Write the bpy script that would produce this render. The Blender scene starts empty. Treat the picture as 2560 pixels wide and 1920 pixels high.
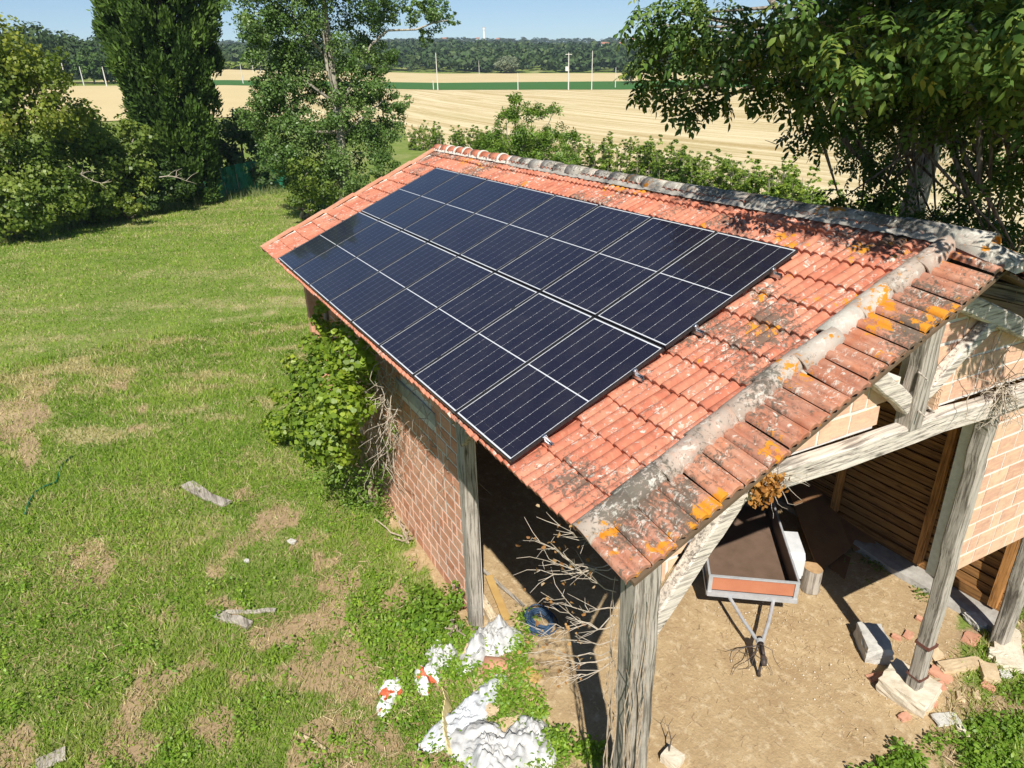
import bpy, math, random
import numpy as np
from mathutils import Vector, Matrix
rng = np.random.default_rng(7); random.seed(7)
R = math.radians
scene = bpy.context.scene
COL = scene.collection

# ------------------------------------------------------------------ camera, sky, sun, exposure
F_PX, PITCH, ROLL, YAW, SLOPE = 1703.78, R(24.3305), R(-1.4672), R(-29.4883), R(22.162)
CAM = np.array([-4.279, 2.381, 7.487])
_f = np.array([math.cos(PITCH)*math.cos(YAW), math.cos(PITCH)*math.sin(YAW), -math.sin(PITCH)])
_r = np.array([math.sin(YAW), -math.cos(YAW), 0.0]); _u = np.cross(_r, _f)
_c, _s = math.cos(ROLL), math.sin(ROLL)
CR, CU, CF = _c*_r + _s*_u, -_s*_r + _c*_u, _f
cam = bpy.data.cameras.new('camera'); cam.sensor_width = 36; cam.lens = F_PX/2560*36
cam.clip_start = 0.1; cam.clip_end = 12000
co = bpy.data.objects.new('camera', cam); COL.objects.link(co)
co.matrix_world = Matrix(((CR[0], CU[0], -CF[0], CAM[0]), (CR[1], CU[1], -CF[1], CAM[1]), (CR[2], CU[2], -CF[2], CAM[2]), (0, 0, 0, 1)))
scene.camera = co

SUN_EL, SUN_DIR = R(47), R(-27.5)           # light travels towards SUN_DIR in plan
toward = Vector((-math.cos(SUN_DIR)*math.cos(SUN_EL), -math.sin(SUN_DIR)*math.cos(SUN_EL), math.sin(SUN_EL)))
world = bpy.data.worlds.new('World'); scene.world = world; world.use_nodes = True
wn = world.node_tree; wn.nodes.clear()
sky = wn.nodes.new('ShaderNodeTexSky'); sky.sky_type = 'NISHITA'; sky.sun_disc = False
sky.sun_elevation = SUN_EL; sky.sun_rotation = math.atan2(toward.x, toward.y)
sky.altitude = 1500; sky.air_density = 1.0; sky.dust_density = 0.0; sky.ozone_density = 4.0
bg = wn.nodes.new('ShaderNodeBackground'); bg.inputs[1].default_value = 0.066
wo = wn.nodes.new('ShaderNodeOutputWorld')
wn.links.new(sky.outputs[0], bg.inputs[0]); wn.links.new(bg.outputs[0], wo.inputs[0])
sl = bpy.data.lights.new('sun', 'SUN'); sl.energy = 4.6; sl.angle = R(0.53); sl.color = (1.0, 0.95, 0.87)
so = bpy.data.objects.new('sun', sl); COL.objects.link(so); so.location = (-30, 20, 50)
so.rotation_euler = toward.to_track_quat('Z', 'Y').to_euler()
vs = scene.view_settings; vs.view_transform = 'Standard'; vs.look = 'None'; vs.exposure = 0.62; vs.gamma = 1; vs.use_curve_mapping = False
scene.render.engine = 'CYCLES'; scene.render.resolution_x = 1024; scene.render.resolution_y = 768
scene.cycles.max_bounces = 6; scene.cycles.transparent_max_bounces = 8

# ------------------------------------------------------------------ pixel -> place helpers
def ray(u, v):
    return (u-1280)/F_PX*CR - (v-960)/F_PX*CU + CF
def at(u, v, z=0.0):
    d = ray(u, v); return CAM + d*((z-CAM[2])/d[2])
def atd(u, v, dist):
    d = ray(u, v); return CAM + d*(dist/np.linalg.norm(d))
def onplane(u, v, n, dd):
    n = np.array(n, float); d = ray(u, v); return CAM + d*((dd-n@CAM)/(n@d))
# roof frame
ZE = 4.575
EX = np.array([1, 0, 0.]); ET = np.array([0, -math.cos(SLOPE), math.sin(SLOPE)]); EN = np.array([0, math.sin(SLOPE), math.cos(SLOPE)])
def RP(x, t, h): return np.array([0, 0, ZE]) + EX*x + ET*t + EN*h
def frame(xa, ya, za, loc):
    return Matrix(((xa[0], ya[0], za[0], loc[0]), (xa[1], ya[1], za[1], loc[1]), (xa[2], ya[2], za[2], loc[2]), (0, 0, 0, 1)))

# ------------------------------------------------------------------ object helpers
def tag(o, label=None, cat=None, group=None, kind=None):
    if label: o['label'] = label
    if cat: o['category'] = cat
    if group: o['group'] = group
    if kind: o['kind'] = kind
    return o
def thing(name, loc, label, cat, group=None):
    o = bpy.data.objects.new(name, None); COL.objects.link(o); o.location = tuple(loc); o.empty_display_size = .2
    return tag(o, label, cat, group)
def wloc(o):
    p = Vector((0, 0, 0))
    while o is not None: p += o.location; o = o.parent
    return p
def link(name, me, parent=None, mat=None, M4=None):
    """an object; M4 is its world placement (parents are never rotated unless M4 is given relative)"""
    o = bpy.data.objects.new(name, me); COL.objects.link(o)
    if mat is not None and not me.materials: me.materials.append(mat)
    if parent is not None:
        o.parent = parent
    if M4 is not None:
        M4 = M4.copy()
        if parent is not None: M4.translation = M4.translation - wloc(parent)
        o.matrix_basis = M4
    return o
class MB:
    def __init__(s): s.v = []; s.f = []
    def add(s, verts, faces):
        b = len(s.v); s.v += [tuple(map(float, p)) for p in verts]; s.f += [tuple(b+i for i in f) for f in faces]; return s
    def box(s, c, size, ax=None, jit=0):
        c = np.array(c, float); ax = ax or (np.array([1., 0, 0]), np.array([0, 1., 0]), np.array([0, 0, 1.]))
        vs_ = []
        for k in range(8):
            p = c + sum(ax[i]*size[i]*(.5 if k >> i & 1 else -.5) for i in range(3))
            vs_.append(p + (rng.normal(0, jit, 3) if jit else 0))
        return s.add(vs_, [(0, 2, 3, 1), (4, 5, 7, 6), (0, 1, 5, 4), (2, 6, 7, 3), (0, 4, 6, 2), (1, 3, 7, 5)])
    def beam(s, p0, p1, w, h, up=(0, 0, 1), seg=1, jit=0):
        """a timber from p0 to p1, w across, h along 'up', with optional wobble"""
        p0 = np.array(p0, float); p1 = np.array(p1, float); d = (p1-p0)/np.linalg.norm(p1-p0)
        a = np.cross(d, np.array(up, float)); a /= np.linalg.norm(a); b = np.cross(a, d)
        rings = []
        for i in range(seg+1):
            c = p0 + (p1-p0)*i/seg + (rng.normal(0, jit, 3) if jit else 0)
            ww = w*(1+(rng.normal(0, jit*3) if jit else 0)); hh = h*(1+(rng.normal(0, jit*3) if jit else 0))
            ch = min(w, h)*.12
            pr = [(-ww/2+ch, -hh/2), (ww/2-ch, -hh/2), (ww/2, -hh/2+ch), (ww/2, hh/2-ch), (ww/2-ch, hh/2), (-ww/2+ch, hh/2), (-ww/2, hh/2-ch), (-ww/2, -hh/2+ch)]
            rings.append([c + a*x + b*y for x, y in pr])
        V = [p for r in rings for p in r]; n = 8
        Fc = [(i*n+j, i*n+(j+1) % n, (i+1)*n+(j+1) % n, (i+1)*n+j) for i in range(seg) for j in range(n)]
        Fc += [tuple(range(n-1, -1, -1)), tuple(seg*n+j for j in range(n))]
        return s.add(V, Fc)
    def tube(s, pts, rad, n=7, cap=True):
        pts = [np.array(p, float) for p in pts]; rad = rad if hasattr(rad, '__len__') else [rad]*len(pts)
        V = []; pa = None
        for i, p in enumerate(pts):
            d = pts[min(i+1, len(pts)-1)] - pts[max(i-1, 0)]; d /= (np.linalg.norm(d)+1e-9)
            if pa is None:
                pa = np.cross(d, [0, 0, 1.]) if abs(d[2]) < .9 else np.cross(d, [1., 0, 0])
            a = pa - d*(pa@d); a /= (np.linalg.norm(a)+1e-9); pa = a; b = np.cross(d, a)
            V += [p + rad[i]*(math.cos(2*math.pi*k/n)*a + math.sin(2*math.pi*k/n)*b) for k in range(n)]
        Fc = [(i*n+k, i*n+(k+1) % n, (i+1)*n+(k+1) % n, (i+1)*n+k) for i in range(len(pts)-1) for k in range(n)]
        if cap: Fc += [tuple(range(n-1, -1, -1)), tuple((len(pts)-1)*n+k for k in range(n))]
        return s.add(V, Fc)
    def prism(s, poly, thick, ax, o):
        """polygon (2-D) in the ax[0],ax[1] plane at o, thickness along ax[2]"""
        o = np.array(o, float); n = len(poly)
        a = [o + ax[0]*x + ax[1]*y for x, y in poly]; b = [p + ax[2]*thick for p in a]
        return s.add(a+b, [tuple(range(n-1, -1, -1)), tuple(range(n, 2*n))] + [(i, (i+1) % n, n+(i+1) % n, n+i) for i in range(n)])
    def mesh(s, name, off=(0, 0, 0), smooth=False):
        me = bpy.data.meshes.new(name); off = np.array(off, float)
        me.from_pydata([tuple(np.array(p)-off) for p in s.v], [], s.f); me.validate(); me.update()
        if smooth: me.polygons.foreach_set('use_smooth', [True]*len(me.polygons))
        return me
    def build(s, name, mat, parent=None, origin=None, smooth=False):
        base = np.array(origin if origin is not None else (wloc(parent) if parent else (0, 0, 0)), float)
        o = link(name, s.mesh(name, base, smooth), parent, mat)
        if parent is None: o.location = tuple(base)
        elif origin is not None: o.location = Vector(base) - wloc(parent)
        return o
def np_mesh(name, V, T, colors=None, smooth=False):
    V = np.asarray(V, np.float32).reshape(-1, 3); T = np.asarray(T, np.int32); k = T.shape[1]
    me = bpy.data.meshes.new(name); me.vertices.add(len(V)); me.vertices.foreach_set('co', V.ravel())
    me.loops.add(T.size); me.loops.foreach_set('vertex_index', T.ravel())
    me.polygons.add(len(T)); me.polygons.foreach_set('loop_start', np.arange(0, T.size, k, dtype=np.int32))
    me.polygons.foreach_set('loop_total', np.full(len(T), k, np.int32))
    if smooth: me.polygons.foreach_set('use_smooth', np.ones(len(T), bool))
    me.update(calc_edges=True)
    if colors is not None:
        at_ = me.color_attributes.new('Col', 'FLOAT_COLOR', 'POINT')
        c = np.ones((len(V), 4), np.float32); c[:, :3] = colors; at_.data.foreach_set('color', c.ravel())
    return me
def inst(tv, tf, pos, basis, scale, cols):
    """many copies of a small template: pos (n,3), basis (n,3,3) rows = axes, scale (n,) or (n,3), cols (n,3)"""
    tv = np.asarray(tv, float); tf = np.asarray(tf, int); n = len(pos); k = len(tv)
    sc = np.asarray(scale, float); sc = np.repeat(sc[:, None], 3, 1) if sc.ndim == 1 else sc
    L = tv[None]*sc[:, None, :]
    V = np.einsum('nki,nij->nkj', L, basis) + np.asarray(pos)[:, None, :]
    Tt = (tf[None] + (np.arange(n)*k)[:, None, None]).reshape(-1, tf.shape[1])
    return V.reshape(-1, 3), Tt, np.repeat(np.asarray(cols), k, 0)
def unit(a): return a/(np.linalg.norm(a, axis=-1, keepdims=True)+1e-9)
def bases(nrm, tang=None, ang=None):
    n = unit(np.asarray(nrm, float)); N = len(n)
    r = rng.normal(size=(N, 3)) if tang is None else np.asarray(tang, float)
    t = unit(r - n*np.sum(r*n, 1, keepdims=True)); b = np.cross(n, t)
    return np.stack([t, b, n], 1)
# 2-D value noise for layout (where grass is dry, where dirt shows)
_perm = rng.random((256, 256))
def vnoise(x, y):
    xi = np.floor(x).astype(int); yi = np.floor(y).astype(int); fx = x-xi; fy = y-yi
    fx = fx*fx*(3-2*fx); fy = fy*fy*(3-2*fy); g = lambda i, j: _perm[i % 256, j % 256]
    return (g(xi, yi)*(1-fx)+g(xi+1, yi)*fx)*(1-fy) + (g(xi, yi+1)*(1-fx)+g(xi+1, yi+1)*fx)*fy
def fbm(x, y, o=4):
    s = 0; a = .5; t = 0
    for i in range(o): s = s+a*vnoise(x*2**i+17*i, y*2**i+31*i); t += a; a *= .5
    return s/t

# ------------------------------------------------------------------ materials
class NT:
    def __init__(s, name):
        s.m = bpy.data.materials.new(name); s.m.use_nodes = True; s.t = s.m.node_tree; s.t.nodes.clear()
        s.out = s.n('ShaderNodeOutputMaterial'); s.b = s.n('ShaderNodeBsdfPrincipled'); s.l(s.b.outputs[0], s.out.inputs[0])
    def n(s, k, **kw):
        q = s.t.nodes.new(k)
        for a, b in kw.items(): setattr(q, a, b)
        return q
    def l(s, a, b): s.t.links.new(a, b)
    def coord(s, kind='Object', scale=(1, 1, 1), rot=(0, 0, 0)):
        if kind == 'World': o = s.n('ShaderNodeNewGeometry').outputs['Position']
        else: o = s.n('ShaderNodeTexCoord').outputs[kind]
        mp = s.n('ShaderNodeMapping'); mp.inputs['Scale'].default_value = scale; mp.inputs['Rotation'].default_value = rot
        s.l(o, mp.inputs[0]); return mp.outputs[0]
    def rnd(s): return s.n('ShaderNodeObjectInfo').outputs['Random']
    def noise(s, co_, scale, detail=4, rough=.55, dist=0):
        q = s.n('ShaderNodeTexNoise'); q.inputs['Scale'].default_value = scale; q.inputs['Detail'].default_value = detail
        q.inputs['Roughness'].default_value = rough; q.inputs['Distortion'].default_value = dist
        s.l(co_, q.inputs['Vector']); return q.outputs['Fac']
    def ramp(s, fac, stops, const=False):
        q = s.n('ShaderNodeValToRGB'); e = q.color_ramp
        if const: e.interpolation = 'CONSTANT'
        while len(e.elements) < len(stops): e.elements.new(.5)
        for el, (p, c) in zip(e.elements, stops):
            el.position = p; el.color = (*c, 1) if hasattr(c, '__len__') else (c, c, c, 1)
        s.l(fac, q.inputs[0]); return q.outputs[0]
    def mix(s, a, b, fac, mode='MIX'):
        q = s.n('ShaderNodeMix', data_type='RGBA', blend_type=mode)
        for val, sock in ((fac, q.inputs[0]), (a, q.inputs[6]), (b, q.inputs[7])):
            if hasattr(val, 'is_linked'): s.l(val, sock)
            elif hasattr(val, '__len__'): sock.default_value = (*val, 1)
            else: sock.default_value = val
        return q.outputs[2]
    def math(s, op, a, b=0.0):
        q = s.n('ShaderNodeMath', operation=op)
        for val, sock in ((a, q.inputs[0]), (b, q.inputs[1])):
            if hasattr(val, 'is_linked'): s.l(val, sock)
            else: sock.default_value = val
        return q.outputs[0]
    def base(s, c):
        if hasattr(c, 'is_linked'): s.l(c, s.b.inputs['Base Color'])
        else: s.b.inputs['Base Color'].default_value = (*c, 1)
    def set(s, rough=.7, spec=.3, metal=0, coat=0):
        s.b.inputs['Roughness'].default_value = rough; s.b.inputs['Specular IOR Level'].default_value = spec
        s.b.inputs['Metallic'].default_value = metal; s.b.inputs['Coat Weight'].default_value = coat; s.b.inputs['Coat Roughness'].default_value = .03
        return s
    def bump(s, h, strength=.5, dist=.02):
        q = s.n('ShaderNodeBump'); q.inputs['Strength'].default_value = strength; q.inputs['Distance'].default_value = dist
        s.l(h, q.inputs['Height']); s.l(q.outputs[0], s.b.inputs['Normal'])

def m_plain(name, c, c2=None, scale=8, rough=.7, spec=.3, metal=0, bump=0, kind='Object'):
    k = NT(name); co_ = k.coord(kind); nz = k.noise(co_, scale, 6, .6)
    c2 = c2 or tuple(x*.72 for x in c)
    k.base(k.mix(c, c2, k.ramp(nz, [(.35, 0), (.68, 1)]))); k.set(rough, spec, metal)
    if bump: k.bump(k.noise(co_, scale*4, 5, .65), bump, .01)
    return k.m
def m_leaf(name, trans=.35, rough=.45, spec=.35):
    k = NT(name); a = k.n('ShaderNodeAttribute', attribute_name='Col').outputs['Color']
    k.base(a); k.set(rough, spec)
    tr = k.n('ShaderNodeBsdfTranslucent'); br = k.mix(a, (1.0, .95, .25), .25, 'MIX'); br = k.mix(a, (1.35, 1.4, .7), 1.0, 'MULTIPLY'); k.l(br, tr.inputs[0])
    mx = k.n('ShaderNodeMixShader'); mx.inputs[0].default_value = trans
    k.l(k.b.outputs[0], mx.inputs[1]); k.l(tr.outputs[0], mx.inputs[2]); k.l(mx.outputs[0], k.out.inputs[0])
    return k.m
def m_wood(name, axis, light=(.46, .42, .36), dark=(.16, .14, .12), scale=1.0, bump=.6, tint=None):
    k = NT(name); sc = [36*scale]*3; sc[axis] = 1.7*scale
    off_ = k.math('MULTIPLY', k.rnd(), 37.0)
    def shifted(v_):
        q = k.n('ShaderNodeVectorMath', operation='ADD'); k.l(k.coord('Object', v_), q.inputs[0]); k.l(off_, q.inputs[1]); return q.outputs[0]
    co_ = shifted(sc); g = k.noise(co_, 1.0, 8, .68, .5)
    sc2 = [13*scale]*3; sc2[axis] = .9*scale; g2 = k.noise(shifted(sc2), 1.0, 6, .6, 1.2); sc3 = [44*scale]*3; sc3[axis] = .55*scale; g3 = k.noise(shifted(sc3), 1.0, 3, .5, .6)
    co2 = shifted((1, 1, 1)); big = k.noise(co2, 1.9, 6, .65); kn = k.n('ShaderNodeTexVoronoi'); sk = [5.5]*3; sk[axis] = 1.6; k.l(shifted(sk), kn.inputs['Vector']); kn.inputs['Scale'].default_value = 1.0
    c = k.ramp(g, [(.30, tuple(x*.5 for x in dark)), (.42, dark), (.52, light), (.75, tuple(min(1, x*1.2) for x in light))])
    c = k.mix(c, tuple(x*.42 for x in dark), k.math('MULTIPLY', k.ramp(g2, [(.33, 1), (.42, 0)]), .85))
    c = k.mix(c, tint or (.64, .58, .49), k.math('MULTIPLY', k.ramp(big, [(.48, 0), (.66, 1)]), .32))
    c = k.mix(c, tuple(x*.8 for x in dark), k.math('MULTIPLY', k.ramp(big, [(.30, 1), (.45, 0)]), .6)); c = k.mix(c, tuple(x*.25 for x in dark), k.math('MULTIPLY', k.ramp(kn.outputs['Distance'], [(.05, 1), (.13, 0)]), .8)); c = k.mix(c, tuple(x*.2 for x in dark), k.ramp(g3, [(.30, 1), (.335, 0)])); g = k.math('ADD', k.math('MULTIPLY', g, .5), g2)
    k.base(c); k.set(.85, .2); k.bump(g, bump, .02); return k.m
def m_tile(name, base1=(.45, .145, .085), base2=(.57, .225, .14), white=.5, dark=.3, orange=0.0, stretch=(9, 22, 9), grey=0.0, sheen=.25):
    k = NT(name); w = k.coord('World'); r = k.rnd()
    c = k.mix(base1, base2, r)
    n0 = k.noise(w, 6.5, 6, .65); c = k.mix(c, tuple(x*.62 for x in base1), k.math('MULTIPLY', k.ramp(n0, [(.45, 0), (.75, 1)]), .7))
    st = k.noise(k.coord('World', stretch), 1.0, 5, .6); c = k.mix(c, (.62, .29, .17), k.math('MULTIPLY', k.ramp(st, [(.5, 0), (.72, 1)]), .45))
    if grey: # old patina
        g = k.noise(w, 3.1, 6, .7, .4); c = k.mix(c, (.36, .35, .30), k.math('MULTIPLY', k.ramp(g, [(.36, 0), (.52, 1)]), grey))
    # dark lichen crust
    d0 = k.noise(w, 1.3, 3, .5); d1 = k.noise(w, 26, 6, .7, .6)
    dm = k.math('MULTIPLY', k.ramp(k.math('ADD', k.math('MULTIPLY', d0, .55), k.math('MULTIPLY', d1, .5)), [(.62-.16*dark, 0), (.68-.16*dark, 1)]), .85)
    c = k.mix(c, (.095, .085, .065), dm)
    # pale lichen rosettes
    pick = k.noise(w, 3.6, 5, .65); fl = k.noise(k.coord('World', (38, 17, 17)), 1.0, 7, .72, .4); big_l = k.noise(w, 11, 6, .65, .5)
    vm = k.math('MULTIPLY', k.ramp(fl, [(.575-.05*white, 0), (.625-.05*white, 1)]), k.ramp(pick, [(.56-.12*white, 0), (.66-.12*white, 1)]))
    vm = k.math('MAXIMUM', vm, k.math('MULTIPLY', k.ramp(big_l, [(.66-.07*white, 0), (.70-.07*white, 1)]), .9))
    c = k.mix(c, k.mix((.62, .59, .53), (.50, .49, .42), fl), k.math('MULTIPLY', vm, .85))
    if orange:
        o0 = k.noise(w, 2.4, 3, .5); o1 = k.noise(w, 13, 6, .7, .3)
        om = k.ramp(k.math('ADD', k.math('MULTIPLY', o0, .6), k.math('MULTIPLY', o1, .5)), [(.655-.1*orange, 0), (.68-.1*orange, 1)])
        c = k.mix(c, k.mix((.62, .27, .015), (.50, .17, .02), k.noise(w, 60, 4)), om)
    k.base(c); k.set(.82, sheen); k.bump(k.noise(w, 70, 6, .7), .45, .006); return k.m

MAT = {}
MAT['leaf'] = m_leaf('leaf'); MAT['leaf_gloss'] = m_leaf('glossy_leaf', .22, .42, .35); MAT['leaf_walnut'] = m_leaf('walnut_leaf', .18, .5, .22); MAT['needle'] = m_leaf('needle', .15, .6, .2)
MAT['grass'] = m_leaf('grass_blade', .4, .6, .2); MAT['dead'] = m_leaf('dead_leaf', .25, .8, .1)
MAT['tile'] = m_tile('clay_tile', white=.6, dark=.25)
MAT['tile_old'] = m_tile('lichened_clay_tile', white=.75, dark=.72, orange=.12)
MAT['tile_verge'] = m_tile('verge_clay_tile', (.36, .12, .06), (.48, .19, .10), white=.6, dark=.62, orange=.13, grey=.2, stretch=(9, 22, 9))
MAT['tile_barrel'] = m_tile('barrel_tile', (.42, .27, .20), (.54, .51, .45), white=.85, dark=.55, orange=.06, grey=.4)
MAT['tile_ridge'] = m_tile('old_ridge_tile', (.36, .30, .25), (.46, .40, .34), white=1.0, dark=.62, orange=.02, grey=.75)
MAT['tile_new'] = m_tile('fresh_clay_tile', (.50, .16, .085), (.60, .24, .14), white=.1, dark=-.4)
MAT['tile_pale'] = m_tile('pale_clay_tile', (.60, .27, .16), (.66, .33, .21), white=.25, dark=-.3)
MAT['mortar'] = m_plain('lime_mortar', (.74, .70, .64), (.62, .58, .52), 14, .9, .1, bump=.5)
MAT['mortar_old'] = m_plain('weathered_mortar', (.42, .39, .34), (.27, .25, .22), 11, .95, .1, bump=.6)
MAT['mortar_new'] = m_plain('fresh_mortar', (.68, .62, .54), (.5, .44, .38), 14, .9, .1, bump=.4)
def m_brick(name, a, b, stain, mort=None):
    k = NT(name); w = k.coord('World'); r = k.rnd()
    c = k.mix(a, b, r); st = k.noise(k.coord('World', (6, 6, 45)), 1.0, 4, .6)
    c = k.mix(c, stain, k.math('MULTIPLY', k.ramp(st, [(.46, 0), (.66, 1)]), .55))
    n = k.noise(w, 9, 6, .7); c = k.mix(c, tuple(x*.66 for x in a), k.math('MULTIPLY', k.ramp(n, [(.5, 0), (.75, 1)]), .6))
    pt = k.noise(w, 60, 5, .7); c = k.mix(c, (.62, .54, .44), k.math('MULTIPLY', k.ramp(pt, [(.58, 0), (.7, 1)]), .6))
    k.base(c); k.set(.9, .12); k.bump(k.noise(w, 50, 6, .7), .35, .008); return k.m
MAT['brick'] = m_brick('hollow_clay_brick', (.58, .33, .23), (.70, .48, .32), (.74, .55, .34))
MAT['brick_red'] = m_brick('red_wall_brick', (.54, .225, .125), (.68, .37, .24), (.70, .46, .33))
MAT['wood_z'] = m_wood('grey_timber_upright', 2, (.40, .36, .305), (.18, .155, .125), tint=(.50, .44, .37)); MAT['wood_y'] = m_wood('grey_timber_beam', 1, (.60, .54, .46), (.29, .25, .21), tint=(.66, .60, .52)); MAT['wood_x'] = m_wood('grey_timber_long', 0)
MAT['slat'] = m_wood('amber_board', 0, (.30, .15, .05), (.15, .07, .025), .8, .3, (.36, .19, .07))
MAT['stud'] = m_wood('amber_stud', 2, (.46, .22, .07), (.26, .12, .04), .8, .3, (.5, .26, .09))
MAT['underside'] = m_plain('roof_boarding', (.16, .11, .07), None, 5, .9, .1)

# ------------------------------------------------------------------ the ground
def az_of(u): d = ray(u, 200); return math.atan2(d[1], d[0])
UCOL = [-1500, -400, 220, 560, 1100, 1557, 2200, 3200, 5200]
ROWS = [(220, [225, 222, 216, 214, 226, 225, 214, 200, 190]), (330, [212, 209, 206, 201, 208, 204, 190, 180, 170]),
        (450, [205, 204, 205, 172, 184, 183, 168, 160, 150]), (760, [126, 126, 134, 142, 128, 136, 124, 118, 110]), (1300, [122, 122, 124, 126, 118, 122, 110, 106, 100]), (2000, [118, 118, 116, 113, 104, 106, 98, 96, 92]), (5200, [150]*9)]
AZC = np.array([az_of(u) for u in UCOL][::-1])
DR = np.array([0, 75]+[r[0] for r in ROWS], float); ZT = np.zeros((len(AZC), len(DR)))
for j, (d, ys) in enumerate(ROWS):
    for i, (u, y) in enumerate(zip(UCOL, ys)):
        q = ray(u, y); ZT[len(UCOL)-1-i, j+2] = CAM[2] + q[2]*d/math.hypot(q[0], q[1])
def TH(x, y):
    x = np.asarray(x, float); y = np.asarray(y, float)
    d = np.hypot(x-CAM[0], y-CAM[1]); a = np.clip(np.arctan2(y-CAM[1], x-CAM[0]), AZC[0], AZC[-1])
    ia = np.clip(np.searchsorted(AZC, a)-1, 0, len(AZC)-2); fa = (a-AZC[ia])/(AZC[ia+1]-AZC[ia])
    jd = np.clip(np.searchsorted(DR, d)-1, 0, len(DR)-2); fd = np.clip((d-DR[jd])/(DR[jd+1]-DR[jd]), 0, 1); fd = np.where(jd < 2, fd*fd*(3-2*fd)*.5+fd*.5, fd)
    z0 = ZT[ia, jd]*(1-fa)+ZT[ia+1, jd]*fa; z1 = ZT[ia, jd+1]*(1-fa)+ZT[ia+1, jd+1]*fa
    z = z0*(1-fd)+z1*fd
    near = np.clip((d-6)/6, 0, 1)*np.clip((90-d)/30, 0, 1)
    return z + near*0.0
# trodden earth under and before the barn
def dirt_mask(x, y):
    """1 = bare earth: barn floor and yard before it"""
    n = fbm(x*.9, y*.9, 4)-.5; n2 = fbm(x*3.1+9, y*3.1, 3)-.5
    xe = x + n*1.1 + n2*.5; ye = y + n*1.0 + n2*.5
    inside = np.minimum(np.minimum(xe+2.05+.32*np.minimum(0, y+4.9), 9.8-xe), np.minimum(-.75-ye-.25*np.clip(1.0-xe, 0, 3), ye+7.9))
    # a corner of weeds before the gable, right
    corner = (x + 1.72 + (y+5.0)*.42) + n*.9
    return np.clip(np.minimum(inside, corner)*2.2+.5, 0, 1)
def dry_mask(x, y):
    va = x*.87-y*.49; vb = x*.49+y*.87; n = fbm(va*.62+3, vb*.13, 5); n3 = fbm(va*2.1, vb*.7+40, 4)
    m = np.clip((n-.40)*2.2, 0, 1)*.7*np.clip((x-5)/14, .25, 1)
    b = np.clip((n3-.56)*6, 0, 1)*np.clip(1.2-abs(x-16)/10, .25, 1)
    return np.clip(m+b, 0, 1)
def bare_mask(x, y):
    b = np.clip((fbm(x*.5+60, y*.95+7, 4)-.57)*12, 0, 1)*np.clip(1.3-np.abs(x-14)/5, 0, 1)*(y > 2.5)
    for px, py, rx, ry in [(7.7, 4.15, .7, .45), (15.2, 5.2, 1.6, .4), (13.2, 3.0, .9, .3), (4.1, 3.5, .5, .4), (7.3, 1.0, .5, .45), (3.6, 1.6, .5, .4), (5.0, .55, .8, .35), (8.3, 1.5, .5, .3), (3.0, 2.7, .5, .35)]:
        q = ((x-px)/rx)**2+((y-py)/ry)**2 + (fbm(x*2.9, y*2.9, 4)-.5)*4.5; b = np.maximum(b, np.clip((1-q)*.9, 0, .85))
    nb = np.clip((fbm(x*1.9+5, y*2.2+77, 5)-.50)*7, 0, 1)*np.clip((10-x)/5, 0, 1)*.9
    return np.clip(np.maximum(b, nb), 0, 1)*(y > -8.2)
def ground_mat():
    k = NT('ground_soil_and_turf'); w = k.coord('World')
    a = k.n('ShaderNodeAttribute', attribute_name='Col'); sep = k.n('ShaderNodeSeparateColor'); k.l(a.outputs['Color'], sep.inputs[0])
    dirt, dry, bare = sep.outputs[0], sep.outputs[1], sep.outputs[2]
    fine = k.noise(w, 22, 8, .72); mid = k.noise(w, 4.5, 6, .65); wide = k.noise(w, .7, 5, .6)
    g = k.mix((.13, .20, .03), (.20, .26, .06), mid); g = k.mix(g, (.075, .10, .024), k.ramp(fine, [(.33, 1), (.50, 0)]))
    g = k.mix(g, (.27, .28, .095), k.math('MULTIPLY', k.ramp(wide, [(.45, 0), (.65, 1)]), .6))
    dryc = k.mix((.42, .37, .19), (.29, .27, .12), fine)
    c = k.mix(g, dryc, k.ramp(k.math('ADD', dry, k.math('MULTIPLY', k.math('SUBTRACT', fine, .5), .8)), [(.3, 0), (.8, 1)]))
    soil = k.mix((.40, .29, .17), (.27, .19, .115), mid); soil = k.mix(soil, (.46, .37, .25), k.ramp(fine, [(.60, 0), (.75, 1)]))
    c = k.mix(c, k.mix(soil, (.50, .38, .22), k.math('MULTIPLY', dry, .6)), k.ramp(k.math('ADD', bare, k.math('MULTIPLY', k.math('SUBTRACT', fine, .5), 1.1)), [(.35, 0), (.62, 1)]))
    d1 = k.noise(w, 1.6, 6, .65, .2); d2 = k.noise(w, 7, 7, .7); peb = k.noise(w, 55, 4, .7)
    e = k.mix((.46, .34, .19), (.36, .25, .135), k.ramp(d1, [(.35, 0), (.65, 1)])); e = k.mix(e, (.60, .48, .31), k.ramp(d2, [(.52, 0), (.7, 1)]))
    e = k.mix(e, (.22, .14, .075), k.math('MULTIPLY', k.ramp(fine, [(.30, 1), (.44, 0)]), .7)); e = k.mix(e, (.62, .54, .40), k.ramp(peb, [(.66, 0), (.72, 1)]))
    straw = k.noise(k.coord('World', (60, 9, 20), (0, 0, .7)), 1.0, 3, .6); e = k.mix(e, (.60, .46, .25), k.math('MULTIPLY', k.ramp(straw, [(.62, 0), (.7, 1)]), .7))
    c = k.mix(c, e, k.ramp(k.math('ADD', dirt, k.math('MULTIPLY', k.math('SUBTRACT', fine, .5), .5)), [(.40, 0), (.6, 1)]))
    k.base(c); k.set(.95, .08)
    k.bump(k.math('ADD', k.math('MULTIPLY', fine, .6), k.math('MULTIPLY', d2, .8)), .55, .05); return k.m
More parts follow.
